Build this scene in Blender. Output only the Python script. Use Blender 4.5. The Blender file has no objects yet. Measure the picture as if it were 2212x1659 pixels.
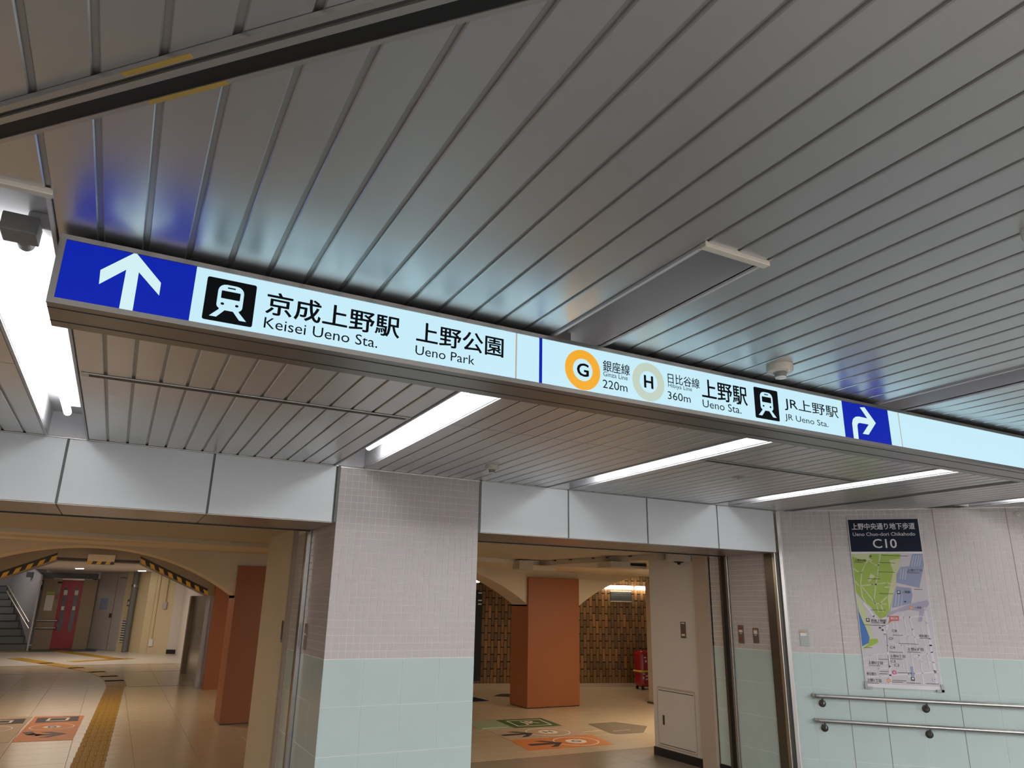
import bpy, math, random
from mathutils import Vector, Matrix

random.seed(7)
scene = bpy.context.scene
COL = scene.collection
H = 1.58                                   # camera height above the floor

# ------------------------------------------------------------------ camera
YAW, PITCH, ROLL, FPX = math.radians(27.567), math.radians(17.003), math.radians(1.106), 1562.8
W_PX, H_PX = 2212.0, 1659.0
_f = Vector((math.sin(YAW)*math.cos(PITCH), math.cos(YAW)*math.cos(PITCH), math.sin(PITCH)))
_r = Vector((math.cos(YAW), -math.sin(YAW), 0))
_u = _r.cross(_f)
RIGHT = _r*math.cos(ROLL) + _u*math.sin(ROLL)
UP = -_r*math.sin(ROLL) + _u*math.cos(ROLL)
FWD = _f
cam_data = bpy.data.cameras.new('camera')
cam_data.sensor_fit = 'HORIZONTAL'
cam_data.sensor_width = 36.0
cam_data.lens = 36.0*FPX/W_PX
cam_data.clip_start = 0.05
cam_data.clip_end = 200
cam = bpy.data.objects.new('camera', cam_data)
COL.objects.link(cam)
cam.matrix_world = Matrix(((RIGHT.x, UP.x, -FWD.x, 0), (RIGHT.y, UP.y, -FWD.y, 0), (RIGHT.z, UP.z, -FWD.z, H), (0, 0, 0, 1)))
scene.camera = cam
scene.cycles.use_denoising = True
scene.cycles.max_bounces = 6
scene.cycles.diffuse_bounces = 3
scene.cycles.glossy_bounces = 3
scene.cycles.transmission_bounces = 1
scene.cycles.caustics_reflective = False
scene.cycles.caustics_refractive = False
scene.cycles.use_adaptive_sampling = True
scene.cycles.adaptive_threshold = 0.07
scene.cycles.adaptive_min_samples = 16

# ------------------------------------------------------------------ world, exposure
world = bpy.data.worlds.new('world')
scene.world = world
world.use_nodes = True
world.node_tree.nodes['Background'].inputs[0].default_value = (0.9, 0.85, 0.8, 1)
world.node_tree.nodes['Background'].inputs[1].default_value = 0.05
vs = scene.view_settings
vs.view_transform = 'Standard'
vs.look = 'None'
vs.gamma = 1.0
vs.exposure = 0.58
vs.use_curve_mapping = False

def area(name, loc, size, power, col, size_y=None, rot=(0, 0, 0)):
    l = bpy.data.lights.new(name, 'AREA')
    l.shape = 'RECTANGLE'
    l.size = size
    l.size_y = size_y or size
    l.energy = power
    l.color = col
    o = bpy.data.objects.new(name, l)
    COL.objects.link(o)
    o.location = loc
    o.rotation_euler = rot
    return o

WARM = (1.0, 0.80, 0.57)
# lamps of the lobby ceiling behind the lintels, of the passage behind the arches and of the far stair hall
area('lobby_ceiling_lamp', (7.6, 8.3, 2.15), 1.2, 50, WARM, 0.3)
area('lobby_ceiling_lamp', (3.6, 6.7, 2.15), 1.2, 9, WARM, 0.2)
area('lobby_ceiling_lamp', (-0.9, 6.9, 2.15), 1.2, 4, WARM, 0.2)
area('lobby_ceiling_lamp', (-3.2, 9.6, 2.08), 1.0, 34, WARM, 0.3)
area('passage_ceiling_lamp', (8.4, 12.5, 2.5), 1.6, 8, WARM, 0.2)
area('passage_ceiling_lamp', (-0.4, 13.0, 2.52), 1.2, 30, WARM, 0.3)
area('passage_ceiling_lamp', (4.4, 13.0, 2.5), 1.2, 8, WARM, 0.2)
area('stair_hall_ceiling_lamp', (-0.6, 22.5, 2.33), 2.0, 46, (1.0, 0.86, 0.74), 3.0)
area('stair_hall_ceiling_lamp', (-3.6, 27.0, 2.9), 1.0, 15, (1.0, 0.92, 0.88), 1.5)

# unseen lights added behind the camera, in line with the troughs, brightening the walls
for x in (-2.18, -0.39, 1.40, 3.19, 4.98, 6.77):
    area('corridor_fill_light', (x, -1.9, 2.52), 0.2, 98 if x < 6 else 175, (0.985, 0.985, 1.0), 2.3)

# ------------------------------------------------------------------ helpers: photo pixel -> place
def ray(x, y):
    return RIGHT*((x-W_PX/2)/FPX) - UP*((y-H_PX/2)/FPX) + FWD

CAM = Vector((0, 0, H))

def at_z(x, y, z):
    d = ray(x, y)
    return CAM + d*((z-H)/d.z)

class Frame:
    """an upright plane: s runs along u, z is height, d stands out along the normal"""
    def __init__(self, o, u, n):
        self.o = Vector((o[0], o[1], 0))
        self.u = Vector((u[0], u[1], 0)).normalized()
        self.n = Vector((n[0], n[1], 0)).normalized()
    def p(self, s, z, d=0.0):
        return self.o + self.u*s + self.n*d + Vector((0, 0, z))
    def px(self, x, y, d=0.0):
        r = ray(x, y)
        o = self.o + self.n*d
        t = (o-CAM).dot(self.n)/r.dot(self.n)
        q = CAM + r*t
        return ((q-self.o).dot(self.u), q.z)

class Flat:
    """the floor: s = x, z = y of the world, d stands up"""
    def p(self, s, z, d=0.0):
        return Vector((s, z, d))
    def px(self, x, y, d=0.0):
        q = at_z(x, y, d)
        return (q.x, q.y)

FLOOR = Flat()
F_SIGN = Frame((0, 2.11), (1, 0), (0, -1))
F_LINT = Frame((0, 5.21), (1, 0), (0, -1))
F_PIER = Frame((1.325, 0), (0, 1), (-1, 0))
F_JAMB = Frame((5.69, 0), (0, 1), (-1, 0))
F_WALL = Frame((5.72, 5.21), (1, -1), (-1, -1))
F_ARCH = Frame((0, 11.05), (1, 0), (0, -1))
F_TILE = Frame((6.643, 14.088), (2.57, -0.72), (-0.72, -2.57))
F_GATE = Frame((0, 15.4), (1, 0), (0, -1))
F_LIFT = Frame((0, 27.8), (1, 0), (0, -1))
F_DOOR = Frame((-0.515, 27.94), (1.583, -2.33), (-2.33, -1.583))
F_CREAM = Frame((1.068, 25.61), (1, -0.6), (-0.6, -1))

# ------------------------------------------------------------------ materials
MATS = {}
def mat(name, col, rough=0.5, metal=0.0, emit=None, strength=0.0, vary=0.0, scale=8.0, bump=0.0, bscale=60.0, spec=0.5, aniso=0.0, coat=0.0, stretch=None):
    m = bpy.data.materials.new(name)
    m.use_nodes = True
    nt = m.node_tree
    b = nt.nodes['Principled BSDF']
    b.inputs['Base Color'].default_value = (*col, 1)
    b.inputs['Roughness'].default_value = rough
    b.inputs['Metallic'].default_value = metal
    b.inputs['Specular IOR Level'].default_value = spec
    b.inputs['Coat Weight'].default_value = coat
    if emit:
        b.inputs['Emission Color'].default_value = (*emit, 1)
        b.inputs['Emission Strength'].default_value = strength
    co = None
    if vary or bump:
        co = nt.nodes.new('ShaderNodeNewGeometry').outputs['Position']
        if stretch:
            mp = nt.nodes.new('ShaderNodeMapping')
            mp.inputs['Scale'].default_value = stretch
            nt.links.new(co, mp.inputs['Vector'])
            co = mp.outputs['Vector']
    if vary:
        n = nt.nodes.new('ShaderNodeTexNoise')
        n.inputs['Scale'].default_value = scale
        n.inputs['Detail'].default_value = 4
        nt.links.new(co, n.inputs['Vector'])
        mx = nt.nodes.new('ShaderNodeMix')
        mx.data_type = 'RGBA'
        mx.inputs['A'].default_value = (*[max(0, c*(1-vary)) for c in col], 1)
        mx.inputs['B'].default_value = (*[min(1, c*(1+vary)) for c in col], 1)
        nt.links.new(n.outputs['Fac'], mx.inputs['Factor'])
        nt.links.new(mx.outputs['Result'], b.inputs['Base Color'])
    if bump:
        n2 = nt.nodes.new('ShaderNodeTexNoise')
        n2.inputs['Scale'].default_value = bscale
        nt.links.new(co, n2.inputs['Vector'])
        bp = nt.nodes.new('ShaderNodeBump')
        bp.inputs['Strength'].default_value = bump
        bp.inputs['Distance'].default_value = 0.002
        nt.links.new(n2.outputs['Fac'], bp.inputs['Height'])
        nt.links.new(bp.outputs['Normal'], b.inputs['Normal'])
    MATS[name] = m
    return m

mat('slat', (0.655, 0.66, 0.66), 0.35, 0.92, vary=0.03, scale=3)
mat('slat_gap', (0.46, 0.45, 0.43), 0.45, 0.75)
mat('trim_metal', (0.50, 0.49, 0.46), 0.35, 0.8)
mat('sign_frame', (0.27, 0.268, 0.255), 0.32, 0.85)
mat('gap_shade', (0.006, 0.006, 0.006), 0.8)  # shade of the gap above the sign, put into the colour
mat('black', (0.004, 0.005, 0.006), 0.55)
mat('ink', (0.004, 0.006, 0.008), 0.8, spec=0.1)
mat('slot_black', (0.006, 0.006, 0.006), 0.5)
mat('trough', (0.58, 0.575, 0.59), 0.4)
mat('tube', (0.9, 0.9, 0.9), 0.3, emit=(0.97, 0.985, 1.0), strength=9.5)
mat('grey_plastic', (0.22, 0.22, 0.21), 0.5)
mat('sign_white', (0.075, 0.075, 0.075), 0.5, spec=0.1, emit=(0.51, 0.77, 0.88), strength=0.699)
mat('sign_arrow', (0.075, 0.075, 0.075), 0.5, emit=(0.60, 0.82, 0.86), strength=0.669)
mat('sign_blue', (0.0025, 0.005, 0.05), 0.6, spec=0.1, emit=(0.0025, 0.016, 0.40), strength=0.646)
mat('sign_joint', (0.1, 0.09, 0.075), 0.5, emit=(0.62, 0.58, 0.48), strength=0.418)
mat('sign_orange', (0.1, 0.05, 0.005), 0.5, emit=(0.80, 0.36, 0.015), strength=0.699)
mat('sign_silver', (0.075, 0.075, 0.065), 0.5, emit=(0.47, 0.56, 0.47), strength=0.699)
mat('pink_tile', (0.565, 0.515, 0.495), 0.30, vary=0.05, scale=14, bump=0.05, bscale=35)
mat('pink_grout', (0.86, 0.83, 0.80), 0.8)
mat('joint_dark', (0.26, 0.215, 0.175), 0.8)
mat('green_tile', (0.51, 0.625, 0.595), 0.25, vary=0.04, scale=5, bump=0.05, bscale=9)
mat('green_grout', (0.80, 0.84, 0.82), 0.8)
mat('lintel_panel', (0.80, 0.85, 0.865), 0.42, 0.05, vary=0.03, scale=3)
mat('lintel_joint', (0.20, 0.21, 0.20), 0.7)
mat('soffit_metal', (0.42, 0.385, 0.34), 0.3, 0.7)
mat('steel', (0.42, 0.41, 0.39), 0.24, 0.95)
mat('dark_steel', (0.16, 0.15, 0.135), 0.3, 0.9)
mat('rail_steel', (0.52, 0.50, 0.47), 0.28, 1.0)
mat('cream_plaster', (0.66, 0.575, 0.435), 0.65, vary=0.03, scale=3, bump=0.08, bscale=70)
mat('white_wall', (0.60, 0.565, 0.53), 0.6, vary=0.02, scale=4)
mat('beige_trim', (0.46, 0.37, 0.29), 0.6)
mat('lobby_ceiling', (0.50, 0.43, 0.32), 0.7, vary=0.02, scale=3)
mat('orange_pillar', (0.31, 0.10, 0.033), 0.5, vary=0.05, scale=9, bump=0.08, bscale=60)
mat('floor_tile', (0.56, 0.45, 0.31), 0.22, vary=0.08, scale=4)
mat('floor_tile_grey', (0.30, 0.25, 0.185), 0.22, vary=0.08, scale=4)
mat('floor_tile_pale', (0.66, 0.60, 0.52), 0.25, vary=0.04, scale=4)
mat('floor_base', (0.22, 0.17, 0.11), 0.7)
mat('near_floor', (0.175, 0.17, 0.165), 0.4, vary=0.05, scale=2)
mat('tactile', (0.36, 0.205, 0.025), 0.6, spec=0.15, vary=0.1, scale=12)
mat('brown_tile', (0.24, 0.13, 0.052), 0.35, vary=0.35, scale=9, stretch=(3, 3, 0.9))
mat('brown_tile_light', (0.34, 0.17, 0.065), 0.35, vary=0.3, scale=9, stretch=(3, 3, 0.9))
mat('brown_tile_dark', (0.165, 0.092, 0.040), 0.35, vary=0.3, scale=9, stretch=(3, 3, 0.9))
mat('brown_grout', (0.015, 0.010, 0.006), 0.8)
mat('off_white_plastic', (0.64, 0.60, 0.50), 0.4)
mat('lens_clear', (0.75, 0.75, 0.72), 0.15)
mat('map_base', (0.60, 0.55, 0.58), 0.45)
mat('map_white', (0.74, 0.72, 0.74), 0.45)
mat('map_road', (0.72, 0.69, 0.73), 0.45)
mat('map_navy', (0.008, 0.015, 0.032), 0.6, spec=0.2)
mat('map_green', (0.33, 0.47, 0.05), 0.45)
mat('map_pale_green', (0.58, 0.62, 0.32), 0.45)
mat('map_blue', (0.035, 0.16, 0.48), 0.45)
mat('map_rail', (0.28, 0.32, 0.47), 0.45)
mat('map_rail_light', (0.52, 0.55, 0.66), 0.45)
mat('map_violet', (0.40, 0.36, 0.50), 0.45)
mat('map_red', (0.62, 0.10, 0.05), 0.45)
mat('map_orange', (0.75, 0.27, 0.03), 0.45)
mat('map_rose', (0.60, 0.03, 0.13), 0.45)
mat('map_ink', (0.03, 0.03, 0.04), 0.5)
mat('switch_plate', (0.22, 0.185, 0.16), 0.35, 0.6)
mat('switch_plate_grey', (0.27, 0.30, 0.285), 0.35, 0.5)
mat('label_orange', (0.70, 0.32, 0.08), 0.5)
mat('label_white', (0.75, 0.75, 0.73), 0.5)
mat('label_red', (0.35, 0.03, 0.03), 0.5)
mat('sticker_orange', (0.60, 0.20, 0.06), 0.5)
mat('sticker_green', (0.06, 0.12, 0.045), 0.5)
mat('sticker_pale_green', (0.30, 0.38, 0.24), 0.5)
mat('sticker_tan', (0.46, 0.34, 0.24), 0.5)
mat('sticker_line', (0.82, 0.72, 0.60), 0.5)
mat('sticker_dark', (0.035, 0.030, 0.035), 0.5)
mat('sticker_grey', (0.26, 0.22, 0.16), 0.2)
mat('base_black', (0.012, 0.011, 0.014), 0.4)
mat('suitcase_red', (0.33, 0.01, 0.018), 0.22, coat=0.4)
mat('strap_yellow', (0.62, 0.60, 0.05), 0.5)
mat('hazard_black', (0.012, 0.011, 0.010), 0.5)
mat('hazard_yellow', (0.72, 0.40, 0.03), 0.5)
mat('gate_panel', (0.29, 0.22, 0.155), 0.5, 0.2)
mat('grey_door', (0.46, 0.43, 0.41), 0.5)
mat('door_edge', (0.72, 0.70, 0.68), 0.5)
mat('lift_red', (0.36, 0.012, 0.028), 0.35)
mat('dark_glass', (0.03, 0.033, 0.035), 0.15)
mat('stair_riser', (0.16, 0.165, 0.165), 0.5)
mat('stair_nosing', (0.02, 0.02, 0.02), 0.5)
mat('hall_wall', (0.55, 0.53, 0.53), 0.4, 0.2)
mat('hall_cream', (0.66, 0.55, 0.35), 0.55)
mat('hall_white', (0.66, 0.60, 0.55), 0.5)
mat('slate', (0.10, 0.105, 0.115), 0.5)
mat('lamp_glow', (0.9, 0.9, 0.9), 0.3, emit=(1.0, 0.93, 0.80), strength=9.0)
mat('yellow_tape', (0.42, 0.28, 0.06), 0.6)

# ------------------------------------------------------------------ writing: outlines made once, before anything else exists
TEXT = {}
def prep_text(body, bold=0.0):
    key = (body, bold)
    if key in TEXT:
        return
    c = bpy.data.curves.new('writing', 'FONT')
    c.body = body
    c.resolution_u = 3
    c.fill_mode = 'FRONT'
    o = bpy.data.objects.new('writing', c)
    COL.objects.link(o)
    bpy.context.view_layer.update()
    m = bpy.data.meshes.new_from_object(o.evaluated_get(bpy.context.evaluated_depsgraph_get()))
    vs_ = [(v.co.x, v.co.y) for v in m.vertices]
    fs_ = [tuple(p.vertices) for p in m.polygons]
    bpy.data.objects.remove(o)
    bpy.data.curves.remove(c)
    bpy.data.meshes.remove(m)
    x0 = min(v[0] for v in vs_); x1 = max(v[0] for v in vs_)
    y0 = min(v[1] for v in vs_); y1 = max(v[1] for v in vs_)
    TEXT[key] = ([((v[0]-x0)/max(1e-6, x1-x0), (v[1]-y0)/max(1e-6, y1-y0)) for v in vs_], fs_)

B = 0.017
SIGN_TEXT = [  # body, bold, left px, right px, top px, bottom px
    ('京成上野駅', B, (573.6, 665), (863.5, 709), (603.4, 633), (600.7, 683.5)),
    ('Keisei Ueno Sta.', 0.0, (570.3, 697), (815, 744), (577, 685.4), (572, 708.4)),
    ('上野公園', B, (898.5, 733), (1087.5, 753), (920.7, 697.5), (1086, 773.5)),
    ('Ueno Park', 0.0, (897.2, 757), (1025, 778), (899, 746), (904.5, 767)),
    ('銀座線', 0.008, (1302, 791), (1360, 799), (1311.6, 779), (1311.6, 803)),
    ('Ginza Line', 0.0, (1303, 807), (1355.5, 815), (1304, 802), (1304, 812.2)),
    ('220m', 0.0, (1301.7, 829), (1355, 840), (1306.6, 820.3), (1306.6, 838.5)),
    ('日比谷線', 0.008, (1442, 817), (1510.5, 828), (1448.4, 806.5), (1446, 828)),
    ('360m', 0.0, (1442, 853), (1491.5, 864), (1446, 845.6), (1446, 862.5)),
    ('上野駅', B, (1516, 851), (1614, 862), (1529, 820), (1517, 859.5)),
    ('Ueno Sta.', 0.0, (1517.5, 871), (1601, 887), (1518.3, 862.6), (1523, 880)),
    ('JR上野駅', 0.006, (1694, 871), (1810, 890), (1698, 857.5), (1695.5, 886)),
    ('JR Ueno Sta.', 0.0, (1695.5, 901), (1789, 919), (1696.8, 893.5), (1695.5, 909.8)),
    ('Hibiya Line', 0.0, (1443, 832), (1494.4, 841), (1444, 827.6), (1443.5, 838.6)),
]
POSTER_TEXT = [  # body, bold, x0, y0, x1, y1 in the poster crop (px = 1500 + x/2.865, 1080 + y/2.865), material
    ('上野中央通り地下歩道', B, 972, 142, 1364, 184, 'map_white'),
    ('Ueno Chuo-dori Chikahodo', 0.006, 980, 200, 1366, 222, 'map_white'),
    ('C10', 0.013, 1104, 241, 1252, 298, 'map_white'),
    ('上野公園', 0.01, 990, 366, 1060, 382, 'map_ink'),
    ('上野7丁目', 0.01, 1316, 428, 1410, 444, 'map_ink'),
    ('上野駅', 0.01, 1282, 562, 1338, 578, 'map_ink'),
    ('上野駅', 0.01, 1362, 660, 1406, 674, 'map_ink'),
    ('京成上野駅', 0.01, 1092, 738, 1188, 756, 'map_ink'),
    ('現在地', 0.01, 1212, 724, 1258, 742, 'map_white'),
    ('C8', 0.01, 1222, 802, 1252, 818, 'map_ink'),
    ('C7', 0.01, 1204, 852, 1230, 866, 'map_ink'),
    ('C4', 0.01, 1210, 904, 1242, 920, 'map_ink'),
    ('上野6丁目', 0.01, 1318, 914, 1416, 934, 'map_ink'),
    ('上野4丁目', 0.01, 1210, 958, 1304, 976, 'map_ink'),
    ('上野2丁目', 0.01, 1076, 998, 1166, 1018, 'map_ink'),
    ('C3', 0.01, 1214, 992, 1244, 1006, 'map_ink'),
    ('C2', 0.01, 1236, 1014, 1268, 1030, 'map_ink'),
    ('昭和通り', 0.01, 1392, 834, 1452, 850, 'map_ink'),
    ('上野1丁目', 0.01, 1068, 1106, 1156, 1128, 'map_ink'),
    ('春日通り', 0.01, 1066, 1066, 1124, 1084, 'map_ink'),
]
for t in SIGN_TEXT:
    prep_text(t[0], t[1])
for t in POSTER_TEXT:
    prep_text(t[0], t[1])
for t in (('G', 0.035), ('H', 0.035), ('JR', 0.01)):
    prep_text(*t)

# ------------------------------------------------------------------ helpers: geometry
class MB:
    def __init__(self):
        self.v = []
        self.f = []
    def add(self, vs_, fs_):
        b = len(self.v)
        self.v += [Vector(v) for v in vs_]
        self.f += [tuple(i+b for i in f) for f in fs_]
        return self
    def hexa(self, p):           # 8 corners, bottom loop then top loop
        return self.add(p, [(3, 2, 1, 0), (4, 5, 6, 7), (0, 1, 5, 4), (1, 2, 6, 5), (2, 3, 7, 6), (3, 0, 4, 7)])
    def box(self, x0, y0, z0, x1, y1, z1):
        return self.hexa([(x0, y0, z0), (x1, y0, z0), (x1, y1, z0), (x0, y1, z0), (x0, y0, z1), (x1, y0, z1), (x1, y1, z1), (x0, y1, z1)])
    def fbox(self, F, s0, s1, z0, z1, d0, d1):
        return self.hexa([F.p(s0, z0, d1), F.p(s1, z0, d1), F.p(s1, z0, d0), F.p(s0, z0, d0), F.p(s0, z1, d1), F.p(s1, z1, d1), F.p(s1, z1, d0), F.p(s0, z1, d0)])
    def prism(self, F, pts, d0, d1):
        n = len(pts)
        vs_ = [F.p(s, z, d1) for s, z in pts] + [F.p(s, z, d0) for s, z in pts]
        return self.add(vs_, [tuple(range(n)), tuple(range(2*n-1, n-1, -1))] + [(i, i+n, (i+1) % n+n, (i+1) % n) for i in range(n)])
    def ring(self, F, c, r0, r1, d0, d1, n=40, squash=1.0):
        for i in range(n):
            a, b = 2*math.pi*i/n, 2*math.pi*(i+1)/n
            q = [(c[0]+r*math.cos(t), c[1]+squash*r*math.sin(t)) for r, t in ((r0, a), (r1, a), (r1, b), (r0, b))]
            self.prism(F, q, d0, d1)
        return self
    def line(self, F, pts, w, d0, d1):
        for (a, b) in zip(pts[:-1], pts[1:]):
            dx, dz = b[0]-a[0], b[1]-a[1]
            L = math.hypot(dx, dz) or 1e-6
            ox, oz = -dz/L*w/2, dx/L*w/2
            ex, ez = dx/L*w*0.3, dz/L*w*0.3
            self.prism(F, [(a[0]-ex+ox, a[1]-ez+oz), (a[0]-ex-ox, a[1]-ez-oz), (b[0]+ex-ox, b[1]+ez-oz), (b[0]+ex+ox, b[1]+ez+oz)], d0, d1)
        return self
    def cyl(self, a, b, r, n=16, r2=None, caps=True):
        a, b = Vector(a), Vector(b)
        r2 = r if r2 is None else r2
        d = (b-a).normalized()
        x = d.orthogonal().normalized()
        y = d.cross(x)
        vs_ = [a+(x*math.cos(2*math.pi*i/n)+y*math.sin(2*math.pi*i/n))*r for i in range(n)]
        vs_ += [b+(x*math.cos(2*math.pi*i/n)+y*math.sin(2*math.pi*i/n))*r2 for i in range(n)]
        fs_ = [(i, (i+1) % n, (i+1) % n+n, i+n) for i in range(n)]
        if caps:
            fs_ += [tuple(range(n-1, -1, -1)), tuple(range(n, 2*n))]
        return self.add(vs_, fs_)
    def path(self, pts, r, n=14):
        pts = [Vector(p) for p in pts]
        x = None
        rings = []
        for i, p in enumerate(pts):
            d = (pts[min(i+1, len(pts)-1)]-pts[max(i-1, 0)]).normalized()
            x = d.orthogonal().normalized() if x is None else (x-d*x.dot(d)).normalized()
            y = d.cross(x)
            rings.append([p+(x*math.cos(2*math.pi*k/n)+y*math.sin(2*math.pi*k/n))*r for k in range(n)])
        vs_ = [q for rg in rings for q in rg]
        fs_ = [(i*n+k, i*n+(k+1) % n, (i+1)*n+(k+1) % n, (i+1)*n+k) for i in range(len(pts)-1) for k in range(n)]
        fs_ += [tuple(range(n-1, -1, -1)), tuple(range((len(pts)-1)*n, len(pts)*n))]
        return self.add(vs_, fs_)
    def lathe(self, c, prof, n=28, axis=(0, 0, 1)):
        c = Vector(c); ax = Vector(axis).normalized()
        x = ax.orthogonal().normalized(); y = ax.cross(x)
        vs_ = [c+ax*h+(x*math.cos(2*math.pi*k/n)+y*math.sin(2*math.pi*k/n))*max(r, 1e-4) for r, h in prof for k in range(n)]
        fs_ = [(i*n+k, i*n+(k+1) % n, (i+1)*n+(k+1) % n, (i+1)*n+k) for i in range(len(prof)-1) for k in range(n)]
        fs_ += [tuple(range(n-1, -1, -1)), tuple(range((len(prof)-1)*n, len(prof)*n))]
        return self.add(vs_, fs_)
    def text(self, F, body, bold, s0, s1, z0, z1, d):
        vs_, fs_ = TEXT[(body, bold)]
        w = bold*(z1-z0)
        shifts = [(0, 0)] if not bold else [(-w, 0), (w, 0), (0, -w*0.7), (0, w*0.7), (-w*0.7, w*0.5), (w*0.7, w*0.5), (-w*0.7, -w*0.5), (w*0.7, -w*0.5)]
        for i, (ds, dz) in enumerate(shifts):       # heavier strokes: the same outline laid down again, a hair's breadth aside
            self.add([F.p(s0+w+(s1-s0-2*w)*a+ds, z0+w+(z1-z0-2*w)*b+dz, d+i*0.00001) for a, b in vs_], fs_)
        return self
    def build(self, name, m, parent=None, smooth=False, bevel=0.0, kind=None):
        if parent is not None:
            loc = parent_loc(parent)
            own = Vector((0, 0, 0))
        else:
            loc = Vector(((min(v.x for v in self.v)+max(v.x for v in self.v))/2, (min(v.y for v in self.v)+max(v.y for v in self.v))/2, min(v.z for v in self.v)))
            own = loc
        me = bpy.data.meshes.new(name)
        me.from_pydata([tuple(v-loc) for v in self.v], [], self.f)
        me.materials.append(MATS[m])
        if smooth:
            for p in me.polygons:
                p.use_smooth = True
        me.update()
        o = bpy.data.objects.new(name, me)
        COL.objects.link(o)
        o.location = own
        if parent is not None:
            o.parent = parent
        if smooth:
            e = o.modifiers.new('edges', 'EDGE_SPLIT')
            e.split_angle = math.radians(40)
        if bevel:
            bv = o.modifiers.new('bevel', 'BEVEL')
            bv.width = bevel
            bv.segments = 2
            bv.limit_method = 'ANGLE'
        if kind:
            o['kind'] = kind
        return o

def parent_loc(o):
    l = Vector((0, 0, 0))
    while o is not None:
        l += Vector(o.location)
        o = o.parent
    return l

def tag(o, label, cat, group=None):
    o['label'] = label
    o['category'] = cat
    if group:
        o['group'] = group
    return o

def thing(name, loc, label, cat, group=None):
    o = bpy.data.objects.new(name, None)
    COL.objects.link(o)
    o.location = loc
    o.empty_display_size = 0.1
    return tag(o, label, cat, group)

def struct(mb, name, m, label=None):
    o = mb.build(name, m)
    o['kind'] = 'structure'
    if label:
        o['label'] = label
    return o

def piece_mesh(name, m, w, h, t, ch):
    """a chamfered tile: x = width, z = height, front at y = -t"""
    w2, h2 = w/2, h/2
    vs_ = [(-w2, 0, -h2), (w2, 0, -h2), (w2, 0, h2), (-w2, 0, h2),
           (-w2, -t+ch, -h2), (w2, -t+ch, -h2), (w2, -t+ch, h2), (-w2, -t+ch, h2),
           (-w2+ch, -t, -h2+ch), (w2-ch, -t, -h2+ch), (w2-ch, -t, h2-ch), (-w2+ch, -t, h2-ch)]
    fs_ = [(8, 9, 10, 11)]
    for i in range(4):
        j = (i+1) % 4
        fs_ += [(i, j, j+4, i+4), (i+4, j+4, j+8, i+8)]
    me = bpy.data.meshes.new(name)
    me.from_pydata(vs_, [], fs_)
    me.materials.append(MATS[m])
    return me

def flat_piece_mesh(name, m, w, l, t, ch):
    me = piece_mesh(name, m, w, l, t, ch)
    for v in me.vertices:
        x, y, z = v.co
        v.co = (x, z, -y)
    return me

def place(name, me, loc, parent, rz=0.0):
    o = bpy.data.objects.new(name, me)
    COL.objects.link(o)
    o.parent = parent
    o.location = Vector(loc)-parent_loc(parent)
    o.rotation_euler = (0, 0, rz)
    return o

def tiles(F, parent, name, me, cells, limit, t, rest_mat):
    """cells: centre (s, z); the nearest `limit` are pieces of their own, the others one part"""
    rz = math.atan2(F.u.y, F.u.x)
    cells = sorted(cells, key=lambda c: (F.p(c[0], c[1])-CAM).length)
    for s, z in cells[:limit]:
        place(name, me, F.p(s, z, -t), parent, rz)
    rest = cells[limit:]
    if rest:
        mb = MB()
        base = [v.co.copy() for v in me.vertices]
        fs_ = [tuple(p.vertices) for p in me.polygons]
        for s, z in rest:
            mb.add([F.p(s+v.x, z+v.z, -t-v.y) for v in base], fs_)
        mb.build(name, rest_mat, parent, kind='stuff')

CZ = 2.53                                   # ceiling
# ================================================================== SETTING
# ------------------------------------------------------------------ corridor floor and hidden walls behind the camera
fl = struct(MB().box(-6, -3.5, -0.12, 12.5, 5.21, 0), 'floor_corridor', 'near_floor')
struct(MB().box(-6, -3.6, 0, 12.5, -3.5, 2.7), 'wall_back', 'pink_tile')
struct(MB().box(-6.1, -3.5, 0, -6, 11, 2.7), 'wall_left', 'pink_tile')

# ------------------------------------------------------------------ ceiling with its slats
PITCH_S = 0.1119
GAP0 = -0.18
TROUGH_K = (-19, -3, 13, 29, 45, 61)        # a trough takes the room of two slats, every sixteen
TROUGH_Y = {-19: 1.93, -3: 1.93, 13: 1.34, 29: 1.34, 45: 1.34, 61: 1.34}
def gx(k):
    return GAP0+PITCH_S*k
def yend(x):
    return 5.205 if x < 5.72 else 10.93-x
ceil_mb = MB()
edges = [-4.0]
for k in TROUGH_K:
    edges += [gx(k), gx(k+2)]
edges.append(9.2)
for i in range(0, len(edges), 2):
    x0, x1 = edges[i], edges[i+1]
    ceil_mb.box(x0, -3.4, CZ+0.009, x1, 5.25, CZ+0.03)
for k in TROUGH_K:
    ceil_mb.box(gx(k), -3.4, CZ+0.009, gx(k+2), TROUGH_Y[k], CZ+0.03)
ceiling = struct(ceil_mb, 'ceiling', 'slat_gap')
SEAM = 3.605
SLAT_MESH = {}
def slat_mesh(L):
    key = round(L, 3)
    if key not in SLAT_MESH:
        w = PITCH_S-0.0125
        mb = MB()
        me = bpy.data.meshes.new('slat')
        c = 0.003
        prof = [(-w/2, 0.0085), (-w/2, c), (-w/2+c, 0), (w/2-c, 0), (w/2, c), (w/2, 0.0085)]
        vs_ = [(x, -L/2, z) for x, z in prof]+[(x, L/2, z) for x, z in prof]
        n = len(prof)
        fs_ = [(i, i+1, i+1+n, i+n) for i in range(n-1)]+[tuple(range(n)), tuple(range(2*n-1, n-1, -1))]
        me.from_pydata(vs_, [], fs_)
        me.materials.append(MATS['slat'])
        SLAT_MESH[key] = me
    return SLAT_MESH[key]
def slat(k, y0, y1):
    if y1-y0 < 0.05:
        return
    place('slat', slat_mesh(y1-y0), (gx(k)+PITCH_S/2, (y0+y1)/2, CZ), ceiling)
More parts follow.
